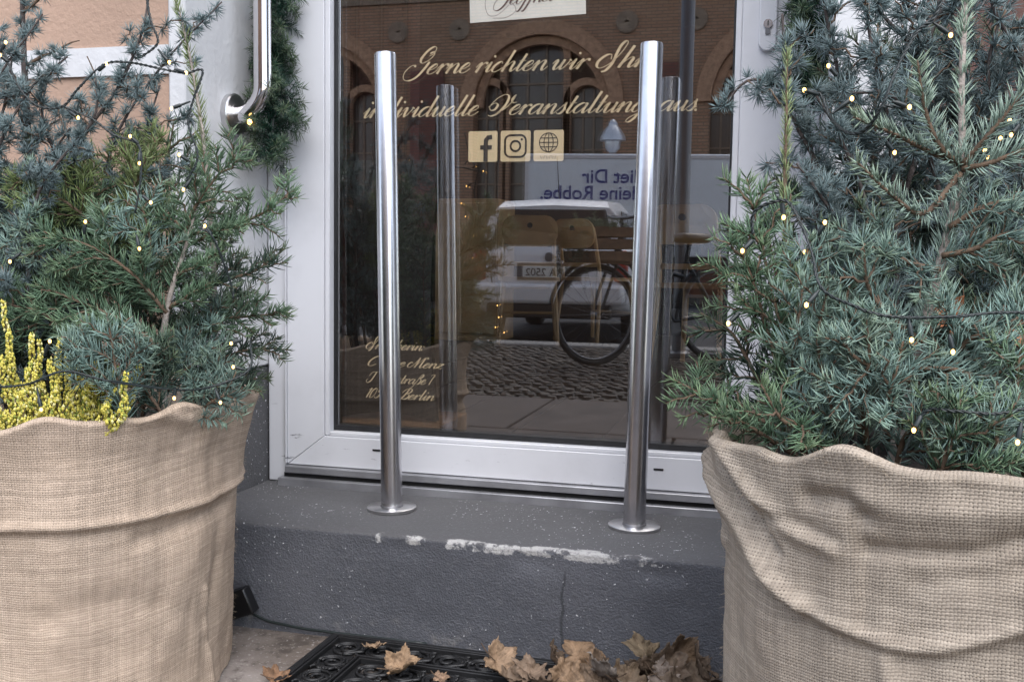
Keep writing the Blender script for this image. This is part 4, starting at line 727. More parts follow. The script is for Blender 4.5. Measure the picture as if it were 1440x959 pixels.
for pth in (((1200, 640, 1.28), (1190, 420, 1.27), (1160, 260, 1.25), (1110, 150, 1.23), (1100, 20, 1.22)), ((1210, 640, 1.25), (1215, 420, 1.24), (1220, 300, 1.22), (1180, 190, 1.2), (1145, 130, 1.2)), ((1260, 640, 1.25), (1260, 350, 1.24), (1250, 180, 1.22), (1225, 60, 1.22), (1210, -40, 1.22)), ((1280, 640, 1.28), (1310, 350, 1.28), (1320, 200, 1.27), (1275, 90, 1.26), (1290, 10, 1.26)), ((1380, 640, 1.25), (1400, 350, 1.24), (1400, 200, 1.23), (1390, 90, 1.22), (1420, -10, 1.22)), ((1230, 640, 1.22), (1200, 400, 1.2), (1180, 320, 1.18), (1150, 270, 1.17), (1120, 230, 1.17)), ((1420, 640, 1.2), (1450, 350, 1.2), (1430, 200, 1.2), (1440, 60, 1.2)), ((1300, 640, 1.24), (1330, 330, 1.22), (1270, 150, 1.2), (1190, 130, 1.2))):
    cedar('cedar_branch', px(*pth), lab(RCL.pop(0), TR), gRc, r0=.004, side=.12, gap=.042, L=.022, W=.0015, tuft=.011)
for pth, lb in ((((1340, 640, 1.3), (1360, 330, 1.3), (1330, 130, 1.29), (1240, 20, 1.28), (1190, -60, 1.28)), 'cedar branch arching over towards the garland'), (((1400, 640, 1.32), (1430, 300, 1.3), (1410, 120, 1.28), (1330, 20, 1.27), (1280, -50, 1.27)), 'cedar branch crossing behind the pale leader'), (((1290, 640, 1.3), (1270, 330, 1.3), (1200, 180, 1.28), (1170, 60, 1.27), (1150, -40, 1.27)), 'cedar branch rising close beside the dark garland'), (((1440, 640, 1.25), (1470, 300, 1.22), (1450, 120, 1.2), (1400, 20, 1.18), (1390, -40, 1.18)), 'cedar branch rising behind the leader tip'), (((1230, 640, 1.27), (1260, 330, 1.26), (1300, 180, 1.25), (1300, 80, 1.24), (1340, -20, 1.24)), 'cedar branch leaning behind the looped light cable')):
    cedar('cedar_branch', px(*pth), lab(lb, TR), gRc, r0=.0045, side=.14, gap=.035, L=.022, W=.0016, tuft=.010, bare=.4)
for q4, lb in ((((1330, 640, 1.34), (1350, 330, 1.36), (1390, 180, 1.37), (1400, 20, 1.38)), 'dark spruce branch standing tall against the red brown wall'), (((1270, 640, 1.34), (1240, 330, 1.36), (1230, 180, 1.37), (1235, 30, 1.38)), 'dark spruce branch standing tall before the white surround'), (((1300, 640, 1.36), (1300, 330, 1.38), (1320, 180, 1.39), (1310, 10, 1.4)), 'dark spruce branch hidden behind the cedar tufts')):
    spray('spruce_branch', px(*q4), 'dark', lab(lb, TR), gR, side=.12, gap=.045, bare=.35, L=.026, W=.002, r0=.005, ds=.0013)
cedar('cedar_branch', px((1180, 640, 1.27), (1150, 330, 1.25), (1130, 160, 1.24), (1060, 112, 1.24), (1010, 158, 1.24)), 'cedar branch reaching out across the door frame in the greyish draped planter', gRc, r0=.0035, side=.03, gap=.2, L=.017, tuft=.007)

# ================================================================== GARLANDS of artificial fir
def garland(name, path, label, light=None, rad=.05):
    path = catmull(path, 8); e = empty(name, tuple(path[0])); o0 = path[0].copy(); path = path-o0; f = Fol(); MB().tube(path, .003, 6).build('wire', 'cable', e)
    B, T, U, V, s = along(path, .0032)
    for b, t_, u, v in zip(B, T, U, V):
        a = rng.uniform(0, 2*math.pi); d = u*math.cos(a)+v*math.sin(a)+np.array([0, 0, rng.uniform(-.7, .2)]); d /= np.linalg.norm(d); tw = wiggle(b, b+d*rad*rng.uniform(.6, 1.25), 5, .003); needles_on(f, tw, np.array((.012, .050, .034))*rng.uniform(.6, 1.3), .024, .0017, .0007, .5, fade=False, upb=-.05)
    f.build('tinsel', e, 'tinsel')
    if light is not None: MB().lathe([(.0005, -.006), (.004, -.003), (.005, 0), (.004, .004), (.0005, .006)], 12, tuple(np.array(light)-o0)).build('bulb', 'bulb', e, smooth=True)
    return tag(e, label, 'garland', 'artificial fir garlands framing the door')
gq = lambda x, y, d: P(x, y, d)
garland('fir_garland', [gq(385, -420, 2.12), gq(382, -150, 2.12), gq(390, 0, 2.12), gq(372, 60, 2.12), gq(392, 120, 2.10), gq(386, 165, 2.08), gq(376, 218, 2.08)], 'dark green artificial garland hanging behind the chrome grab rail', gq(351, 172, 2.02), .06)
garland('fir_garland', [gq(1150, -500, 1.72), gq(1142, -150, 1.72), gq(1138, 0, 1.72), gq(1142, 80, 1.72), gq(1138, 140, 1.72)], 'dark green artificial garland hanging beside the lock side of the door', None, .05)

# ================================================================== LIGHT STRINGS
def lights(name, label, runs, bulbs, off):
    e = empty(name, tuple(P(*runs[0][0]))); o0 = P(*runs[0][0])
    for rn in runs:
        p = catmull([P(*q)-o0 for q in rn], 8); T, U, V = frames(p); L = np.r_[0, np.cumsum(np.linalg.norm(np.diff(p, axis=0), axis=1))]; ph = L/.014*2*math.pi
        for k_ in (0, math.pi): MB().tube(p+(U*np.cos(ph+k_)[:, None]+V*np.sin(ph+k_)[:, None])*.0011, .0012, 6).build('cable', 'cable', e, smooth=True)
    for (bx, by, d, ax, ay) in bulbs:
        b = P(bx, by, d)-o0; a = P(ax, ay, d)-o0; dr = a-b; L_ = np.linalg.norm(dr); dr /= L_; s0 = b+dr*.004
        sk = MB().tube([s0, s0+dr*.010, s0+dr*.0115, b+dr*min(L_, .03)], [.0027, .0027, .0018, .0012], 10).build('socket', 'cable', e, smooth='auto')
        bb = MB(); bb.lathe([(.0003, -.0026), (.0015, -.0018), (.0020, 0), (.0016, .0018), (.0003, .0026)], 10, tuple(b)); bb.build('bulb', 'bulb', e, smooth=True)
    return tag(e, label, 'fairy lights', 'fairy light strings in the planters')
dL = 1.42
lights('light_string', 'dark fairy light string with warm bulbs wound through the heather planter', [
    [(-10, 40, dL), (8, 80, dL), (28, 125, dL), (55, 150, dL), (88, 150, dL), (110, 125, dL), (145, 92, dL), (180, 88, dL), (230, 98, dL), (262, 104, dL)], [(88, 150, dL), (130, 168, dL), (160, 190, dL), (195, 205, dL), (198, 250, dL), (190, 300, dL)],
    [(205, -10, dL), (212, 30, dL), (222, 60, dL), (200, 80, dL)], [(262, 104, 1.46), (285, 100, 1.46), (272, 140, 1.46), (265, 175, 1.46), (278, 220, 1.46), (262, 255, 1.46)], [(-10, 545, 1.32), (40, 540, 1.32), (90, 522, 1.32), (150, 535, 1.33), (250, 548, 1.40), (300, 543, 1.44), (350, 520, 1.46), (352, 480, 1.49)], [(280, 320, 1.46), (300, 335, 1.46), (325, 400, 1.48), (328, 420, 1.48)]],
    [(8, 60, dL, 0, 75), (0, 78, dL, 12, 88), (150, 90, dL, 138, 100), (110, 166, dL, 95, 155), (238, 88, dL, 222, 70), (262, 103, dL, 245, 98), (183, 192, dL, 195, 203), (196, 230, dL, 197, 212), (120, 312, 1.40, 118, 330), (196, 350, 1.40, 192, 330), (14, 368, 1.40, 30, 355), (288, 318, 1.46, 298, 330), (241, 153, 1.46, 268, 143), (258, 267, 1.46, 270, 250), (252, 218, 1.46, 268, 228), (70, 480, 1.32, 62, 500), (58, 576, 1.32, 52, 545), (245, 560, 1.38, 246, 548), (310, 566, 1.42, 302, 545), (325, 483, 1.46, 340, 478), (328, 516, 1.46, 345, 520), (212, 285, 1.41, 200, 275)], 0)
dR = .99
lights('light_string', 'dark fairy light string with warm bulbs wound through the blue spruce planter', [
    [(1130, 128, 1.1), (1155, 135, 1.1), (1168, 165, 1.08), (1190, 186, 1.04), (1215, 184, 1.02), (1240, 150, 1.0), (1262, 95, 1.0), (1290, 45, 1.0), (1310, 30, 1.0), (1322, 5, 1.0), (1330, -30, 1.0)], [(1058, 330, 1.05), (1060, 300, 1.05), (1085, 285, 1.04), (1112, 288, 1.03), (1140, 350, 1.0), (1155, 405, .98), (1200, 430, .98), (1250, 445, .97), (1330, 446, .97), (1400, 440, .97), (1460, 440, .97)], [(1270, 640, .95), (1300, 580, .94), (1340, 578, .93), (1400, 582, .92), (1440, 575, .92), (1470, 570, .92)], [(1240, 150, 1.0), (1275, 150, 1.0)]],
    [(1337, 50, 1.0, 1312, 32), (1198, 139, 1.02, 1170, 160), (1279, 151, 1.0, 1255, 143), (1131, 127, 1.1, 1150, 133), (1165, 93, 1.15, 1175, 105), (1102, 306, 1.02, 1100, 288), (1160, 313, 1.05, 1150, 330), (1044, 353, 1.04, 1058, 338), (1134, 429, .98, 1152, 408), (1282, 478, .97, 1278, 448), (1285, 605, .94, 1295, 585), (1431, 622, .91, 1437, 590), (1024, 455, 1.1, 1040, 440), (1340, 495, .97, 1335, 470), (1420, 170, 1.1, 1410, 160), (1407, 195, 1.12, 1400, 180), (1385, 212, 1.12, 1395, 200), (1390, 222, 1.12, 1400, 230), (1365, 232, 1.12, 1372, 240), (1422, 190, 1.14, 1430, 180), (1258, 215, 1.12, 1250, 205), (1132, 355, 1.06, 1140, 345)], 0)

# ================================================================== DOOR MAT
mc_, ml = onZ(470, 887, .012), onZ(405, 960, .012); mright = onZ(870, 938, .012)
ux = np.array([mright[0]-mc_[0], mright[1]-mc_[1]]); ux /= np.linalg.norm(ux); ang = math.atan2(ux[1], ux[0]); mat_e = empty('door_mat', (mc_[0], mc_[1], .001), ang); tag(mat_e, 'black rubber scrollwork door mat lying before the step', 'door mat')
MW, MD = .74, .44
def frame_bar(mb, i, wd, h): mb.box(i, MW-i, -i-wd, -i, 0, h).box(i, MW-i, -MD+i, -MD+i+wd, 0, h).box(i, i+wd, -MD+i+wd, -i-wd, 0, h).box(MW-i-wd, MW-i, -MD+i+wd, -i-wd, 0, h)
b = MB(); frame_bar(b, 0, .010, .010); b.build('border', 'black', mat_e, bevel=.002); b = MB(); frame_bar(b, .012, .004, .012); frame_bar(b, .018, .004, .011); b.build('border_rib', 'black', mat_e, bevel=.0012)
b = MB(); frame_bar(b, .088, .004, .012); frame_bar(b, .096, .004, .011); b.build('inner_rib', 'black', mat_e, bevel=.0012)
sb = MB()
def spiral(cx, cy, r, turns, a0, sgn): return [(cx+sgn*(r*(1-.8*t_))*math.cos(a0+t_*turns*6.283), cy+(r*(1-.8*t_))*math.sin(a0+t_*turns*6.283), .006) for t_ in np.linspace(0, 1, 26)]
def scroll_row(x0, y0, dx, dy, n, r):
    for i in range(n):
        cx, cy = x0+dx*i, y0+dy*i; s_ = 1 if i % 2 else -1
        for q, wd in ((r, .0035), (r*.78, .0022)): sb.tube(spiral(cx, cy, q, 1.35, i*1.57, s_), np.linspace(wd, wd*.6, 26), 6)
        sb.tube([(cx+r*math.cos(t_)*.98, cy+r*math.sin(t_)*.98, .005) for t_ in np.linspace(0, 6.3, 22)], .0028, 6)
        ex, ey = cx+dx*.5, cy+dy*.5; nx_, ny_ = (-dy, dx); nl = math.hypot(dx, dy); nx_, ny_ = nx_/nl, ny_/nl
        for sg_ in (1, -1): sb.tube(catmull([(cx+nx_*r*sg_, cy+ny_*r*sg_, .006), (ex+nx_*r*.5*sg_, ey+ny_*r*.5*sg_, .008), (ex+nx_*.006*sg_, ey+ny_*.006*sg_, .006)], 6), .0028, 6); sb.tube(catmull([(ex, ey, .006), (ex+nx_*r*.8*sg_-dx*.12, ey+ny_*r*.8*sg_-dy*.12, .007), (ex+nx_*r*1.05*sg_, ey+ny_*r*1.05*sg_, .006)], 6), .0025, 6)
scroll_row(.055, -.055, .0633, 0, 11, .026); scroll_row(.055, -MD+.055, .0633, 0, 11, .026); scroll_row(.055, -.118, 0, -.064, 5, .026); scroll_row(MW-.055, -.118, 0, -.064, 5, .026)
for r_ in range(4): scroll_row(.135, -.135-.058*r_, .0595, 0, 9, .025)
tag(sb.build('scrollwork', 'black', mat_e, smooth=True), kind='stuff')
# thin membrane under the scrolls, pierced by leaving strips out
b = MB()
for i in range(22):
    for j in range(13):
        x, y = .012+i*.0326, -.012-j*.0322
        if (i*7+j*5) % 4: b.box(x, x+.0322, y-.0318, y, 0, .0025)
tag(b.build('membrane', 'black', mat_e), kind='stuff')

# ================================================================== DRY LEAVES
def leaf_mesh(seed, size, curl, tone):
    r2 = np.random.default_rng(int(seed*10)); nth, nr = 90, 9; t_ = np.linspace(-math.pi, math.pi, nth); lob = np.zeros(nth)
    for a, am, wd in ((0, 1, .33), (1.0, .94, .31), (-1.0, .94, .31), (1.95, .74, .3), (-1.95, .74, .3)): lob = np.maximum(lob, am*r2.uniform(.85, 1.1)*np.exp(-(np.abs(t_-a)/wd)**1.25))
    rad = .60+.40*lob; rad *= 1+.09*np.sin(t_*13+seed)*np.sin(t_*29+2*seed); rad *= 1-.55*np.exp(-((np.abs(t_)-math.pi)/.25)**2)
    V, C = [], []
    for i in range(nth):
        for j in range(nr):
            q = j/(nr-1); r = rad[i]*q*size; x, y = r*math.cos(t_[i]), r*math.sin(t_[i]); vein = max(math.exp(-((t_[i]-a)/.045)**2) for a in (0, 1.0, -1.0, 1.95, -1.95))
            z = size*.42*mnoise.noise(Vector((x/size*2.2+seed, y/size*2.2, seed*.7)))+size*.26*mnoise.noise(Vector((x/size*6+seed, y/size*6, 0)))*q-vein*.018*size
            kb_ = (abs(curl[1])*.9+.25)/size*(1 if curl[1] >= 0 else -1); zz_ = z*.45+(1-math.cos(kb_*y))/kb_; y2 = math.sin(kb_*y)/kb_; ka_ = curl[0]*.55/size; zz_ += (1-math.cos(ka_*x))/ka_; x2 = math.sin(ka_*x)/ka_
            V.append((x2, y2, zz_)); C.append(np.array(tone)*(1+.35*mnoise.noise(Vector((x/size*3, y/size*3, seed))))*(1-.3*q*q*(r2.random() < .5))*(1.2 if vein > .5 else 1))
    idx = np.arange(nth*nr).reshape(nth, nr); F = np.stack([idx[:-1, :-1], idx[1:, :-1], idx[1:, 1:], idx[:-1, 1:]], -1).reshape(-1, 4); return np.array(V), F, np.clip(np.array(C), .005, 1)
leaves = [  # px, py, size, z, rot(x,y,z), curl, tone, label
 (698, 930, .040, .030, (.5, .6, .4), (1.6, .8), (.42, .25, .12), 'curled light brown leaf with a raised lobe standing on the mat by the step'),
 (745, 945, .034, .022, (.2, -.2, 2.0), (.8, .5), (.30, .19, .11), 'flat brown leaf on the mat edge beside the leaf pile'),
 (812, 922, .042, .045, (1.05, .1, .3), (.9, -1.6), (.34, .19, .08), 'arched tawny leaf leaning on the step in the leaf pile'),
 (795, 955, .034, .030, (.7, -.4, 1.2), (1.0, .6), (.38, .22, .10), 'orange brown leaf at the front of the leaf pile'),
 (858, 952, .044, .040, (.75, .2, 2.4), (.6, .5), (.30, .24, .19), 'pale underside leaf facing outward in the leaf pile'),
 (905, 925, .046, .055, (1.25, -.1, 1.5), (1.4, -.8), (.26, .18, .09), 'upright veined olive brown leaf against the step'),
 (955, 925, .042, .055, (1.1, .3, .8), (1.6, 1.0), (.19, .11, .05), 'dark crumpled brown leaf against the step beside the draped planter'),
 (985, 938, .038, .045, (.9, -.4, 2.2), (1.6, 1.2), (.14, .085, .045), 'very dark crumpled leaf touching the draped planter'),
 (930, 955, .036, .035, (.8, .5, .1), (.9, .9), (.29, .22, .17), 'greyish brown leaf low between the dark leaves of the pile'),
 (835, 940, .034, .030, (.9, .3, -.6), (1.5, .6), (.20, .12, .06), 'folded dark brown leaf beneath the arched tawny leaf'),
 (880, 962, .038, .030, (.5, .2, .5), (1, 1), (.22, .14, .07), 'brown leaf lying under the veined olive brown leaf'),
 (965, 962, .040, .030, (.5, -.3, 1.5), (1, .6), (.18, .12, .07), 'brown leaf lying under the dark crumpled leaves'),
 (562, 938, .036, .022, (.3, -.3, .5), (.5, 1.9), (.40, .23, .10), 'long folded tan leaf lying on the mat scrollwork'),
 (527, 909, .021, .018, (.1, .1, 2.6), (.6, .4), (.42, .25, .12), 'small star shaped tan leaf near the mat corner'),
 (618, 953, .016, .016, (.2, .1, .2), (.8, .4), (.36, .2, .1), 'tiny tan leaf scrap on the mat'),
 (386, 953, .026, .012, (.2, .1, 1.1), (.9, .7), (.30, .14, .05), 'reddish brown leaf on the bare paving beside the mat'),
 (770, 962, .03, .022, (.3, .3, 2.7), (.9, .7), (.26, .16, .09), 'brown leaf half under the leaf pile on the mat')]
for x, y, sz, z, rot, tn, lb in ((845, 968, .04, .02, (.3, .2, 1.0), .7, 'brown leaf at the bottom of the pile on the mat edge'), (912, 948, .04, .035, (.7, .5, 2.9), .55, 'dark leaf wedged below the upright olive brown leaf'), (938, 938, .036, .05, (1.0, -.5, .6), .5, 'dark shrivelled leaf between two upright leaves'), (995, 958, .036, .03, (.6, .5, 1.9), .45, 'blackish leaf pressed against the draped planter'), (722, 955, .03, .018, (.2, .2, .9), .8, 'thin brown leaf lying flat on the mat scrollwork'), (780, 930, .034, .03, (.8, -.6, 2.3), .6, 'rolled dark leaf leaning on the arched tawny leaf')):
    leaves.append((x, y, sz, z, rot, (1.4, .9), (.33*tn, .21*tn, .12*tn), lb))
for i, (x, y, sz, z, rot, cu, tone, lb) in enumerate(leaves):
    g_ = sum(tone)/3; V, F, C = leaf_mesh(i*3.7+1, sz*1.18, cu, tuple(.8*(.72*c_+.28*g_) for c_ in tone)); o = fast_mesh('dry_leaf', V, F, 'leaf', col=C); p = onZ(x, y, z); p[1] = min(p[1], SF-.012); 
    o.location = p; o.rotation_euler = rot; sm_ = o.modifiers.new('thickness', 'SOLIDIFY'); sm_.thickness = .0005
    st = MB().tube(catmull([(-sz*.05, 0, 0), (-sz*.55, sz*.06, .004), (-sz*1.0, sz*.2, .010)], 5), .0009, 5).build('leaf_stalk', 'twig', o); tag(o, lb, 'leaf', 'dry leaves by the step')

for x, y, d, sz, rot, lb in ((1326, 442, 1.10, .030, (1.3, .3, .4), 'orange brown dry leaf caught behind the pale leader stem'), (1418, 462, 1.10, .036, (1.2, -.3, 1.3), 'orange dry leaf caught in the spruce above the level cable')):
    V, F, C = leaf_mesh(x*.1, sz, (.7, .6), (.40, .16, .07)); o = fast_mesh('dry_leaf', V, F, 'leaf', col=C); o.location = P(x, y, d); o.rotation_euler = rot; o.modifiers.new('thickness', 'SOLIDIFY').thickness = .0005; tag(o, lb, 'leaf', 'dry leaves caught in the spruce')

# ================================================================== CABLE AND BLACK BOX by the tan planter
pb = onZ(333, 848, .055); pbx = MB().box(-.034, .034, -.012, .012, -.026, .026).build('cable_box', 'blackpl', bevel=.004); bp0 = onY(334, 848, SF-.03); pbx.location = bp0; pbx.rotation_euler = (.15, -.38, -.1); tag(pbx, 'black plastic connector box beside the tan burlap planter', 'connector box')
cp = [bp0+np.array([.02, 0, -.02])]+[onY(a, b_, SF-.012) for a, b_ in ((352, 861), (375, 872), (400, 878), (430, 884), (455, 887))]+[onY(475, 890, SF-.012), onY(600, 905, SF-.01)]
cp = [np.array([p[0], min(p[1], SF-.006), max(p[2], .004)]) for p in cp]
o = MB().tube(catmull(cp, 8), .0028, 8).build('power_cable', 'cable', smooth=True); tag(o, 'thin black cable running along the foot of the step', 'cable')

# ================================================================== ROOM BEHIND THE GLASS
ZF = .14; room = empty('shop_room'); tag(room, 'dim brown shop room behind the glass door', 'room', kind='structure')
for nme, a, mm in (('floor', (-4.2, 3.2, .055, 8.0, ZF-.1, ZF), 'darkwood'), ('ceiling', (-4.2, 3.2, .055, 8.0, 3.0, 3.1), 'roomwall'), ('back_wall', (-4.2, 3.2, 7.9, 8.0, ZF, 3.0), 'roomwall'), ('side_wall', (-4.2, -4.1, .055, 2.6, ZF, 3.0), 'roomwall'), ('side_wall', (-4.2, -4.1, 6.6, 7.9, ZF, 3.0), 'roomwall'), ('side_wall', (-4.2, -4.1, 2.6, 6.6, ZF, .7), 'roomwall'), ('side_wall', (-4.2, -4.1, 2.6, 6.6, 2.7, 3.0), 'roomwall'), ('side_wall', (3.1, 3.2, .055, 2.2, ZF, 3.0), 'roomwall'), ('side_wall', (3.1, 3.2, 6.8, 7.9, ZF, 3.0), 'roomwall'), ('side_wall', (3.1, 3.2, 2.2, 6.8, ZF, .7), 'roomwall'), ('side_wall', (3.1, 3.2, 2.2, 6.8, 2.7, 3.0), 'roomwall'), ('added_window_post', (3.12, 3.18, 3.7, 3.76, .7, 2.7), 'door'), ('added_window_post', (3.12, 3.18, 5.2, 5.26, .7, 2.7), 'door')): MB().box(*a).build(nme, mm, room)  # unseen side wall openings and window posts, added to let more daylight in
for i in range(24):
    MB().box(-4.1+i*.30, -4.1+i*.30+.293, .06, 7.88, ZF+.0005, ZF+.006).build('floorboard', 'darkwood', room)
def chair(px_, py_, rz, label):
    p = onZ(px_, py_, ZF+.007); e = empty('wooden_chair', (p[0], p[1], ZF+.007), rz); tag(e, label, 'chair', 'wooden chairs in the shop room')
    MB().prism(rrect(-.21, .21, -.2, .2, .07), .43, .46); s_ = MB(); o_ = rrect(-.21, .21, -.2, .2, .06); n = len(o_); s_.add([(x, y, .43) for x, y in o_]+[(x, y, .455) for x, y in o_], [tuple(range(n-1, -1, -1)), tuple(range(n, 2*n))]+[(i, (i+1) % n, (i+1) % n+n, i+n) for i in range(n)]); s_.build('seat', 'wood', e)
    for sx in (-1, 1):
        MB().tube([(sx*.17, -.16, .43), (sx*.2, -.2, 0)], [.019, .013], 10).build('leg', 'wood', e, smooth='auto'); MB().tube(catmull([(sx*.20, .23, 0), (sx*.175, .18, .43), (sx*.165, .215, .66), (sx*.16, .25, .80)], 5), [.014]*16, 10).build('back_leg', 'wood', e, smooth='auto')
    br_ = MB(); ol = rrect(-.185, .185, .66, .865, .085, 8); nn = len(ol); bow = lambda x: .235-.03*(1-(x/.2)**2)*-1
    br_.add([(x, bow(x)+(z-.66)*.15, z) for x, z in ol]+[(x, bow(x)+.016+(z-.66)*.15, z) for x, z in ol], [tuple(range(nn)), tuple(range(2*nn-1, nn-1, -1))]+[(i, i+nn, (i+1) % nn+nn, (i+1) % nn) for i in range(nn)]); bk = br_.build('backrest', 'wood', e)
    MB().lathe([(.018, -.03), (.018, .03)], 16, (0, .265, .80), 'y').build('grip_hole', 'gap', bk)
    MB().box(-.17, .17, .185, .20, .53, .56).build('back_rail', 'wood', e); MB().box(-.18, .18, -.185, -.165, .37, .425).build('seat_rail', 'wood', e); MB().tube([(-.18, -.17, .2), (.18, -.17, .2)], .010, 8).build('stretcher', 'wood', e)
    return e
chair(742, 482, R_(180+14), 'wooden chair with pierced round back facing the wooden cabinet')
chair(985, 516, R_(180-20), 'wooden chair with pierced round back beside the dark side table')
chair(838, 478, R_(150), 'wooden chair half hidden behind the reflected bicycle basket')
p1, p2 = onZ(652, 482, ZF), onZ(699, 482, ZF); p3 = p2+np.array([-1.1, 0, 0]); wc = empty('wooden_cabinet', tuple(p2)); tag(wc, 'light wooden cabinet standing in the shop room', 'cabinet')
MB().box(-.46, 0, 0, .45, .006, 1.0).build('carcass', 'wood', wc, bevel=.006); 
for i in range(1): MB().box(-.45, -.01, -.018, -.001, .06, .97).build('cabinet_door', 'wood', wc, bevel=.004)
# black cushion cloth and board behind the lower left of the pane
z0c = onY(500, 590, .12)[2]; x0c, x1c = onY(478, 500, .12)[0], onY(614, 560, .12)[0]
V = []; nx_, nz2 = 30, 34; Hc = .60
for i in range(nx_):
    for j in range(nz2):
        u, v = i/(nx_-1), j/(nz2-1); pin = .018*math.sin(math.pi*u)*(1-v) if v < .5 else 0; wv = x0c+(x1c-x0c)*(u+(.5-u)*.14*math.sin(math.pi*min(1, v*1.05)))
        V.append((wv, .12-.035*math.sin(math.pi*u)**.6*math.sin(math.pi*min(1, v))**.6+.004*mnoise.noise(Vector((u*5, v*5, 0))), z0c+.004+pin+Hc*v))
for i in range(nx_):
    for j in range(nz2): x, y, z = V[i*nz2+j]; V.append((x, .24-y+.02, z))
idx = np.arange(nx_*nz2).reshape(nx_, nz2); F = np.stack([idx[:-1, :-1], idx[1:, :-1], idx[1:, 1:], idx[:-1, 1:]], -1).reshape(-1, 4); F = np.concatenate([F, F[:, ::-1]+nx_*nz2])
tag(fast_mesh('black_cushion', np.array(V), F, 'blackcloth'), 'tall black cushion standing on a board behind the address lettering', 'cushion')
bd = MB().box(x0c-.05, x1c+.02, .06, .30, ZF+.008, z0c+.003).build('wooden_box', 'wicker', bevel=.004); tag(bd, 'low wooden box carrying the black cushion inside the door', 'box')
cu = MB(); xs_ = np.linspace(0, .36, 40); base = onY(585, 300, .45)
for i, x in enumerate(xs_[:-1]):
    x2 = xs_[i+1]; y1, y2 = .03*math.sin(x*70), .03*math.sin(x2*70); cu.add([(x, y1, 0), (x2, y2, 0), (x2, y2, 2.3), (x, y1, 2.3), (x, y1+.004, 0), (x2, y2+.004, 0), (x2, y2+.004, 2.3), (x, y1+.004, 2.3)], [(0, 1, 2, 3), (7, 6, 5, 4)])
cuo = cu.build('dark_curtain', 'redcloth', smooth=True); cuo.location = (onY(545, 300, 1.2)[0]-.25, 1.2, ZF+.01); tag(cuo, 'dark red curtain hanging behind the black cushion', 'curtain')
q = onY(732, 25, 7.86); pf = empty('picture_frame', (q[0], 7.88, q[2])); tag(pf, 'dark framed picture on the back wall of the room', 'picture')
MB().box(-.15, .15, -.03, -.001, -.19, .19).build('frame', 'blackpl', pf, bevel=.006); MB().box(-.11, .11, -.036, -.031, -.15, .15).build('picture', 'blackcloth', pf)
q = onZ(952, 470, ZF+.007); stb = empty('side_table', tuple(q)); tag(stb, 'dark side table carrying a glass lantern in the room', 'table'); MB().box(-.16, .16, -.16, .16, .0, .70).build('body', 'blackcloth', stb, bevel=.01); MB().box(-.18, .18, -.18, .18, .701, .73).build('top', 'darkwood', stb, bevel=.006)
gl_ = empty('glass_lantern', (q[0], q[1], q[2]+.731)); tag(gl_, 'faceted glass lantern with warm light on the dark side table', 'lantern'); MB().lathe([(.06, 0), (.075, .03), (.075, .15), (.06, .19), (.056, .19), (.07, .15), (.07, .03), (.05, .01)], 12).build('glass_jar', glassmat('lantern_glass', .06, (.96, .96, .96)), gl_); MB().lathe([(.002, .03), (.012, .04), (.014, .06), (.004, .085)], 12).build('flame', 'bulb', gl_, smooth=True)

# ================================================================== STREET (seen mirrored in the glass)
# bicycle with planted crate
bw = mir(P(838, 447, 6.8)); rw = mir(P(1000, 440, 7.3)); ba = math.atan2(bw[1]-rw[1], bw[0]-rw[0]); bk = empty('bicycle', (bw[0], bw[1], -.002), ba); tag(bk, 'dark bicycle with a planted crate on its front, parked on the cobbles', 'bicycle')
def wheel(x):
    wl = MB().tube([(x+.33*math.cos(t_), 0, .355+.33*math.sin(t_)) for t_ in np.linspace(0, 2*math.pi, 49)], .019, 8, False).build('wheel', 'tyre', bk, smooth=True)
    MB().tube([(x+.305*math.cos(t_), 0, .355+.305*math.sin(t_)) for t_ in np.linspace(0, 2*math.pi, 49)], .009, 6, False).build('rim', 'greymetal', wl, smooth=True); sp = MB()
    for i in range(24): a = i*math.pi/12; sp.tube([(x, .02*(-1)**i, .355), (x+.305*math.cos(a), 0, .355+.305*math.sin(a))], .0014, 4)
    tag(sp.build('spokes', 'greymetal', wl), kind='stuff'); MB().lathe([(.02, -.04), (.02, .04)], 12, (x, 0, .355), 'y').build('hub', 'greymetal', wl)
    MB().tube([(x+.375*math.cos(t_), 0, .355+.375*math.sin(t_)) for t_ in np.linspace(.2, 2.6, 24)], .014, 6).build('mudguard', 'blackpl', bk)
wheel(0); wheel(-1.06)
fr_ = MB()
for a, b_ in (((-.16, 0, .82), (-.68, 0, .30)), ((-.68, 0, .30), (-.80, 0, .86)), ((-.2, 0, .72), (-.76, 0, .62)), ((-.68, 0, .3), (-1.06, 0, .355)), ((-.78, 0, .72), (-1.06, 0, .355)), ((-.22, 0, .98), (-.13, 0, .70))): fr_.tube([a, b_], .017, 8)
fr_.tube([(-.13, .05, .70), (-.05, .055, .5), (0, .05, .355)], .011, 6).tube([(-.13, -.05, .70), (-.05, -.055, .5), (0, -.05, .355)], .011, 6); fr_.build('frame', 'blackpl', bk, smooth='auto')
MB().tube(catmull([(-.42, .28, 1.03), (-.28, .27, 1.05), (-.2, .1, 1.02), (-.2, -.1, 1.02), (-.28, -.27, 1.05), (-.42, -.28, 1.03)], 6), .011, 8).build('handlebar', 'greymetal', bk, smooth=True)
MB().box(-.95, -.69, -.08, .08, .86, .93).build('saddle', 'blackpl', bk, bevel=.03); MB().lathe([(.09, -.01), (.09, .01)], 20, (-.68, 0, .3), 'y').build('crank', 'greymetal', bk)
cr = empty('plant_crate', (bw[0], bw[1], .70), ba); tag(cr, 'wooden crate of trailing plants on the bicycle front', 'crate')
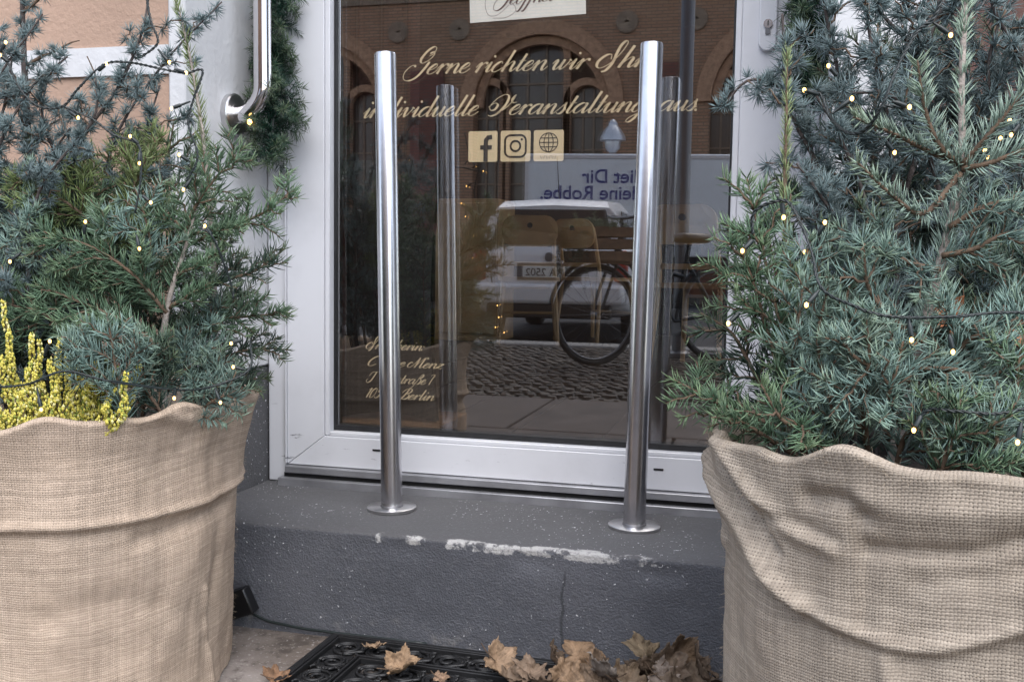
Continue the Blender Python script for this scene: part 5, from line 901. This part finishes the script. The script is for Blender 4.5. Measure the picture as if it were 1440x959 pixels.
for i, (a, c_) in enumerate((((-.16, .16, -.21, -.195), 0), ((-.16, .16, .195, .21), 0), ((-.16, -.145, -.195, .195), 0), ((.145, .16, -.195, .195), 0))):
    for zz in (.02, .10, .18): MB().box(a[0], a[1], a[2], a[3], zz, zz+.065).build('slat', 'wicker', cr)
MB().box(-.15, .15, -.19, .19, .0, .02).build('bottom', 'wicker', cr); f = Fol()
for i in range(60):
    b0 = np.array([rng.uniform(-.14, .14), rng.uniform(-.19, .19), .2]); d = np.array([rng.normal(0, .6), rng.normal(0, .7), rng.uniform(.3, 1)]); d /= np.linalg.norm(d); tw = wiggle(b0, b0+d*rng.uniform(.1, .22)+np.array([0, 0, -.05]), 6, .01, .2); needles_on(f, tw, np.array((.10, .13, .075))*rng.uniform(.5, 1.3), .03, .005, .004, .5)
for i in range(26):
    b0 = np.array([.16+rng.uniform(0, .03), rng.uniform(-.2, .2), .22]); tw = wiggle(b0, b0+np.array([rng.uniform(.02, .07), rng.normal(0, .04), -rng.uniform(.1, .4)]), 6, .015); needles_on(f, tw, np.array((.10, .12, .08))*rng.uniform(.5, 1.3), .03, .005, .004, .5)
f.build('foliage', cr)
# car
def car(loc, rz, paint, label):
    e = empty('parked_car', loc, rz); tag(e, label, 'car')       # local: rear at y=0, nose towards -y... car points along -y
    def ring(y, hw, z0, z1, r=.12, n=6):
        o_ = rrect(-hw, hw, z0, z1, r, n); return [(x, y, z) for x, z in o_]
    def loft(st, name, m, cap=True, parent=e):
        mb = MB(); rs = [ring(*s_) for s_ in st]; n = len(rs[0]); mb.add([p for r_ in rs for p in r_], [(i*n+j, (i+1)*n+j, (i+1)*n+(j+1) % n, i*n+(j+1) % n) for i in range(len(rs)-1) for j in range(n)]+[tuple(range(n)), tuple(range(len(rs)*n-1, (len(rs)-1)*n-1, -1))]); return mb.build(name, m, parent, smooth='auto')
    body = loft([(0, .66, .42, .88, .12), (-.06, .77, .36, .96, .14), (-.35, .82, .28, .98, .14), (-1.2, .83, .22, .98, .14), (-2.6, .83, .22, .96, .14), (-3.3, .81, .24, .88, .14), (-3.85, .75, .3, .76, .14), (-4.0, .6, .38, .66, .12)], 'body', paint)
    mb = MB(); gs = [(-.10, .70, .70, .93), (-.16, .62, .70, 1.36), (-.30, .58, .70, 1.43), (-1.2, .60, .7, 1.47), (-2.0, .58, .7, 1.43), (-2.75, .68, .7, .94)]
    rs = [[(-(hw+.10 if z1 > 1 else hw), y, .93), ((hw+.10 if z1 > 1 else hw), y, .93), (hw+.02, y, z1-.10 if z1 > 1 else z1-.002), (hw-.06, y, z1-.012 if z1 > 1 else z1), (0, y, z1+.012), (-hw+.06, y, z1-.012 if z1 > 1 else z1), (-hw-.02, y, z1-.10 if z1 > 1 else z1-.002)] for y, hw, z0, z1 in gs]
    n = 7; mb.add([p for r_ in rs for p in r_], [(i*n+j, (i+1)*n+j, (i+1)*n+(j+1) % n, i*n+(j+1) % n) for i in range(len(rs)-1) for j in range(n)]+[tuple(range(n)), tuple(range(len(rs)*n-1, (len(rs)-1)*n-1, -1))]); cb = mb.build('cabin', paint, e, bevel=.03)
    mb = MB(); mb.add([(-.60, -.098, .98), (.60, -.098, .98), (.53, -.148, 1.33), (-.53, -.148, 1.33), (-.60, -.06, .98), (.60, -.06, .98), (.53, -.118, 1.33), (-.53, -.118, 1.33)], [(0, 1, 2, 3), (7, 6, 5, 4), (0, 4, 5, 1), (1, 5, 6, 2), (2, 6, 7, 3), (3, 7, 4, 0)]); mb.build('rear_window', 'carglass', e, bevel=.008)
    for sx in (-1, 1):
        for ya, yb in ((-.42, -.85), (-.92, -1.65), (-1.72, -2.35)):
            mb = MB(); q_ = [(sx*.705, ya, .98), (sx*.705, yb, .98), (sx*.632, yb+(.12 if yb < -2 else 0), 1.33), (sx*.632, ya-(.07 if ya > -.5 else 0), 1.33)]; mb.add(q_+[(x+sx*.012, y, z) for x, y, z in q_], [(0, 1, 2, 3), (7, 6, 5, 4), (0, 4, 5, 1), (1, 5, 6, 2), (2, 6, 7, 3), (3, 7, 4, 0)]); mb.build('side_window', 'carglass', e)
        MB().box(sx*.70-.07, sx*.70+.07, -.06, .012, .62, .93).build('tail_light', 'taillight', e, bevel=.03)
        for yw in (-.75, -3.2):
            wl = MB().lathe([(.2, -.10), (.29, -.10), (.31, -.06), (.31, .06), (.29, .10), (.2, .10)], 32, (sx*.76, yw, .31), 'x').build('wheel', 'tyre', e, smooth='auto'); MB().lathe([(.19, -.03), (.19, .03)], 24, (sx*.84, yw, .31), 'x').build('rim', 'lampmetal', wl)
        MB().box(sx*.93-.09, sx*.93+.09, -2.5, -2.4, .98, 1.12).build('mirror', paint, e, bevel=.03)
    MB().box(-.74, .74, -.10, .075, .40, .60).build('rear_bumper', paint, e, bevel=.04); MB().box(-.62, .62, -.05, .05, .26, .398).build('bumper_skirt', 'blackpl', e, bevel=.02)
    MB().box(-.32, .32, .0, .012, .63, .80).build('plate_recess', 'greymetal', e, bevel=.004)
    pl = MB().box(-.26, .26, .013, .022, .66, .77).build('number_plate', 'paper', e, bevel=.003); text('B-RA 2502', .105, pl, 'iconmark', (0, .024, .675), 'plate_lettering')
    MB().lathe([(.045, 0), (.045, .012), (.03, .016)], 20, (0, .004, .86), 'y').build('badge', 'greymetal', e); MB().tube([(0, -.5, 1.46), (.02, -.22, 1.85)], [.006, .003], 6).build('antenna', 'blackpl', e)
    return e
def text(s_, size, parent, m, loc, name, align='CENTER', bold=0.0):
    cu_ = bpy.data.curves.new(name, 'FONT'); cu_.body = s_; cu_.size = size; cu_.align_x = align; cu_.extrude = .001; cu_.offset = bold
    o_ = bpy.data.objects.new(name, cu_); COL.objects.link(o_); bpy.context.view_layer.update(); dg = bpy.context.evaluated_depsgraph_get(); me = bpy.data.meshes.new_from_object(o_.evaluated_get(dg)); bpy.data.objects.remove(o_)
    me.materials.clear(); me.materials.append(M[m]); o2 = bpy.data.objects.new(name, me); COL.objects.link(o2); o2.parent = parent
    o2.rotation_euler = (math.pi/2, 0, math.pi); o2.location = loc; return o2
cp_ = mir(P(772, 390, 9.75)); car((cp_[0], cp_[1], -.10), R_(-2), 'carwhite', 'white hatchback parked with its rear towards the pavement')
# box van
va, vb = mir(onY(738, 300, 16.6)), mir(onY(1040, 300, 17.2)); vang = math.atan2(vb[1]-va[1], vb[0]-va[0]); van = empty('box_van', (va[0], va[1], -.10), vang); tag(van, 'white box van with blue lettering parked across the street', 'van')
ztop = onY(738, 216, 16.6)[2]+.10; VL = 5.2          # local: rear end at x=0, cab towards +x, the side facing the shop at y=0
MB().box(0, VL, -2.1, 0, .95, ztop).build('box_body', 'vanwhite', van, bevel=.03); MB().box(0, VL, -2.0, -.05, .75, .948).build('chassis', 'blackpl', van); MB().box(-.01, VL+.01, -.02, .012, ztop-.10, ztop-.02).build('roof_rail', 'lampmetal', van, bevel=.01); MB().box(-.008, .06, -.06, .014, .96, ztop-.11).build('corner_post', 'lampmetal', van)
MB().prism([(VL+1.9, .45), (VL+1.9, 1.2), (VL+1.25, 1.45), (VL+.75, 2.35), (VL+.05, 2.35), (VL+.05, .45)], -2.0, -.1).build('cab', 'vanwhite', van, bevel=.08); MB().prism([(VL+1.15, 1.5), (VL+.72, 2.2), (VL+.2, 2.2), (VL+.2, 1.5)], -.099, -.085).build('cab_window', 'carglass', van)
for x in (.95, VL+.95):
    for y in (-1.95, -.18): MB().lathe([(.22, -.12), (.36, -.12), (.38, -.08), (.38, .08), (.36, .12), (.22, .12)], 28, (x, y, .38), 'y').build('wheel', 'tyre', van, smooth='auto')
pxm = 1400/np.dot(onY(880, 250, 16.9)-CC, CF)
def vl(x, y): q_ = mir(onY(x, y, 16.9)); dx, dy = q_[0]-va[0], q_[1]-va[1]; return dx*math.cos(vang)+dy*math.sin(vang), q_[2]+.10
for s_, xl, yb in (('Miet Dir', 819, 258), ('deine Robbe.', 760, 281)):
    u, z = vl(xl, yb); text(s_, 27/pxm, van, 'vanblue', (u, .004, z), 'van_lettering', 'RIGHT', .006)
# street pole and lamp
pp = mir(P(957, 400, 7.6)); po = empty('sign_pole', (pp[0], pp[1], 0)); tag(po, 'grey steel sign pole standing on the pavement edge', 'pole'); MB().lathe([(.052, -.02), (.052, 3.4), (.04, 3.42)], 20).build('pole', 'greymetal', po, smooth='auto'); MB().lathe([(.09, 0), (.09, .03), (.055, .05)], 20).build('foot', 'greymetal', po, smooth='auto'); MB().box(-.3, .3, .055, .06, 2.75, 3.35).build('sign_plate', 'greymetal', po, bevel=.01)
lp_ = mir(P(862, 190, 20.4)); zl = lp_[2]; sl = empty('street_lamp', (lp_[0], lp_[1], .02)); tag(sl, 'silver bell hooded street lamp before the brick building', 'street lamp')
MB().lathe([(.12, 0), (.11, .5), (.055, .6), (.045, zl-.45), (.07, zl-.4)], 20).build('post', 'greymetal', sl, smooth='auto'); MB().lathe([(.05, zl-.4), (.15, zl-.3), (.17, zl-.17), (.16, zl-.14)], 20).build('lamp_glass', 'lampmetal', sl, smooth='auto'); MB().lathe([(.27, zl-.14), (.25, zl-.05), (.16, zl+.10), (.10, zl+.17), (.10, zl+.20), (.06, zl+.26), (.01, zl+.3)], 24).build('hood', 'lampmetal', sl, smooth='auto')

# brick building across the street
YB = -21.5; bb = empty('brick_building', (0, YB, 0)); tag(bb, 'red brick building with tall arched windows across the street', 'building')
def fz(x, y): q_ = onY(x, y, -YB); return q_[0], q_[2]
acx, acz = fz(760, 149); ro = acz and (fz(760, 29)[1]-acz); ri = ro-.32; bay = fz(1105, 149)[0]-acx; ZT = 9.5
mb = MB(); nseg = 24; bays = [acx+i*bay for i in range(-3, 3)]; xlo, xhi = bays[0]-bay/2, bays[-1]+bay/2
def wall_with_arch(mb, x0, x1, cx, r, zs, z1, y0, y1, z0=0.):           # wall piece with an arched opening, built as strips
    pts_ = [(cx+r*math.cos(a), zs+r*math.sin(a)) for a in np.linspace(math.pi, 0, nseg+1)]
    mb.box(x0, cx-r, y0, y1, z0, zs).box(cx+r, x1, y0, y1, z0, zs); cols = [(x0, zs)]+pts_+[(x1, zs)]
    for i in range(len(cols)-1):
        (xa, za), (xb, zb_) = cols[i], cols[i+1]
        if xb-xa < 1e-6: continue
        mb.prism([(xa, za), (xb, zb_), (xb, z1), (xa, z1)], y0, y1)
def arch_band(r1, r2, cx, zs, y0, y1):
    m2 = MB(); aa = np.linspace(math.pi, 0, nseg+1)
    for i in range(nseg):
        A, B = aa[i], aa[i+1]; m2.prism([(cx+r1*math.cos(A), zs+r1*math.sin(A)), (cx+r2*math.cos(A), zs+r2*math.sin(A)), (cx+r2*math.cos(B), zs+r2*math.sin(B)), (cx+r1*math.cos(B), zs+r1*math.sin(B))], y0, y1)
    return m2
for cx in bays:
    mb = MB(); wall_with_arch(mb, cx-bay/2, cx+bay/2, cx, ri, acz, ZT, -.5, 0); mb.build('wall', 'brick', bb)
    arch_band(ri-.02, ro, cx, acz, -.02, .10).build('arch_moulding', 'brickarch', bb); arch_band(ri-.22, ri-.03, cx, acz, -.2, -.06).build('arch_moulding', 'brickarch', bb)
    # inside the big arch: a tall middle window and two lower side windows, each under its own arch
    def iw(c2, hw, zap):
        zs = zap-hw; arch_band(hw, hw+.17, c2, zs, -.32, -.14).build('window_arch', 'brickarch', bb); m2 = MB(); pts_ = [(c2+hw*math.cos(a), zs+hw*math.sin(a)) for a in np.linspace(0, math.pi, 17)]; m2.prism([(c2-hw, 1.0), (c2+hw, 1.0)]+pts_, -.44, -.42); w_ = m2.build('window', 'facglass', bb)
        for sx in (-1, 1): MB().box(c2+sx*(hw+.085)-.085, c2+sx*(hw+.085)+.085, -.32, -.14, .9, zs).build('window_jamb', 'brick', bb)
        for xx in (-.33*hw, .33*hw): MB().box(c2+xx-.025, c2+xx+.025, -.41, -.37, 1.0, zs+hw*.85).build('mullion', 'stone', w_)
        for zz in np.arange(1.8, zs+.2, .8): MB().box(c2-hw, c2+hw, -.408, -.372, zz, zz+.045).build('transom', 'stone', w_)
    iw(cx-.18, .70, fz(749, 40)[1]); iw(cx-1.32, .36, fz(681, 118)[1]); iw(cx+1.10, .40, fz(827, 118)[1])
    MB().box(cx-ri, cx+ri, -.62, -.46, .0, acz+ri).build('recess_wall', 'roomwall', bb)
    MB().box(cx+bay/2-.42, cx+bay/2+.42, .001, .14, 0, acz+.9).build('pilaster', 'brickdark', bb)
    MB().box(cx-bay/2+.42, cx+bay/2-.42, -.1, .05, 0, 1.0).build('window_sill_wall', 'brickdark', bb)
    for sx in (-1, 1):
        mx_ = cx+sx*bay*.36; arch_band(.0, .27, mx_, acz+ro*.93, .0, .03).build('medallion', 'stone', bb); m2 = MB(); m2.lathe([(.27, 0), (.25, .06), (.15, .07), (.05, .03)], 28, (mx_, .0, acz+ro*.93), 'y'); m2.build('medallion', 'stone', bb, smooth='auto')
MB().box(xlo, xhi, -.4, .22, ZT+.001, ZT+.5).build('cornice', 'stone', bb); MB().box(xlo, xhi, -8, -.51, 0, ZT+.4).build('core', 'brickdark', bb); MB().box(xlo, xhi, .001, .06, acz+ro+.55, acz+ro+.75).build('string_course', 'stone', bb)
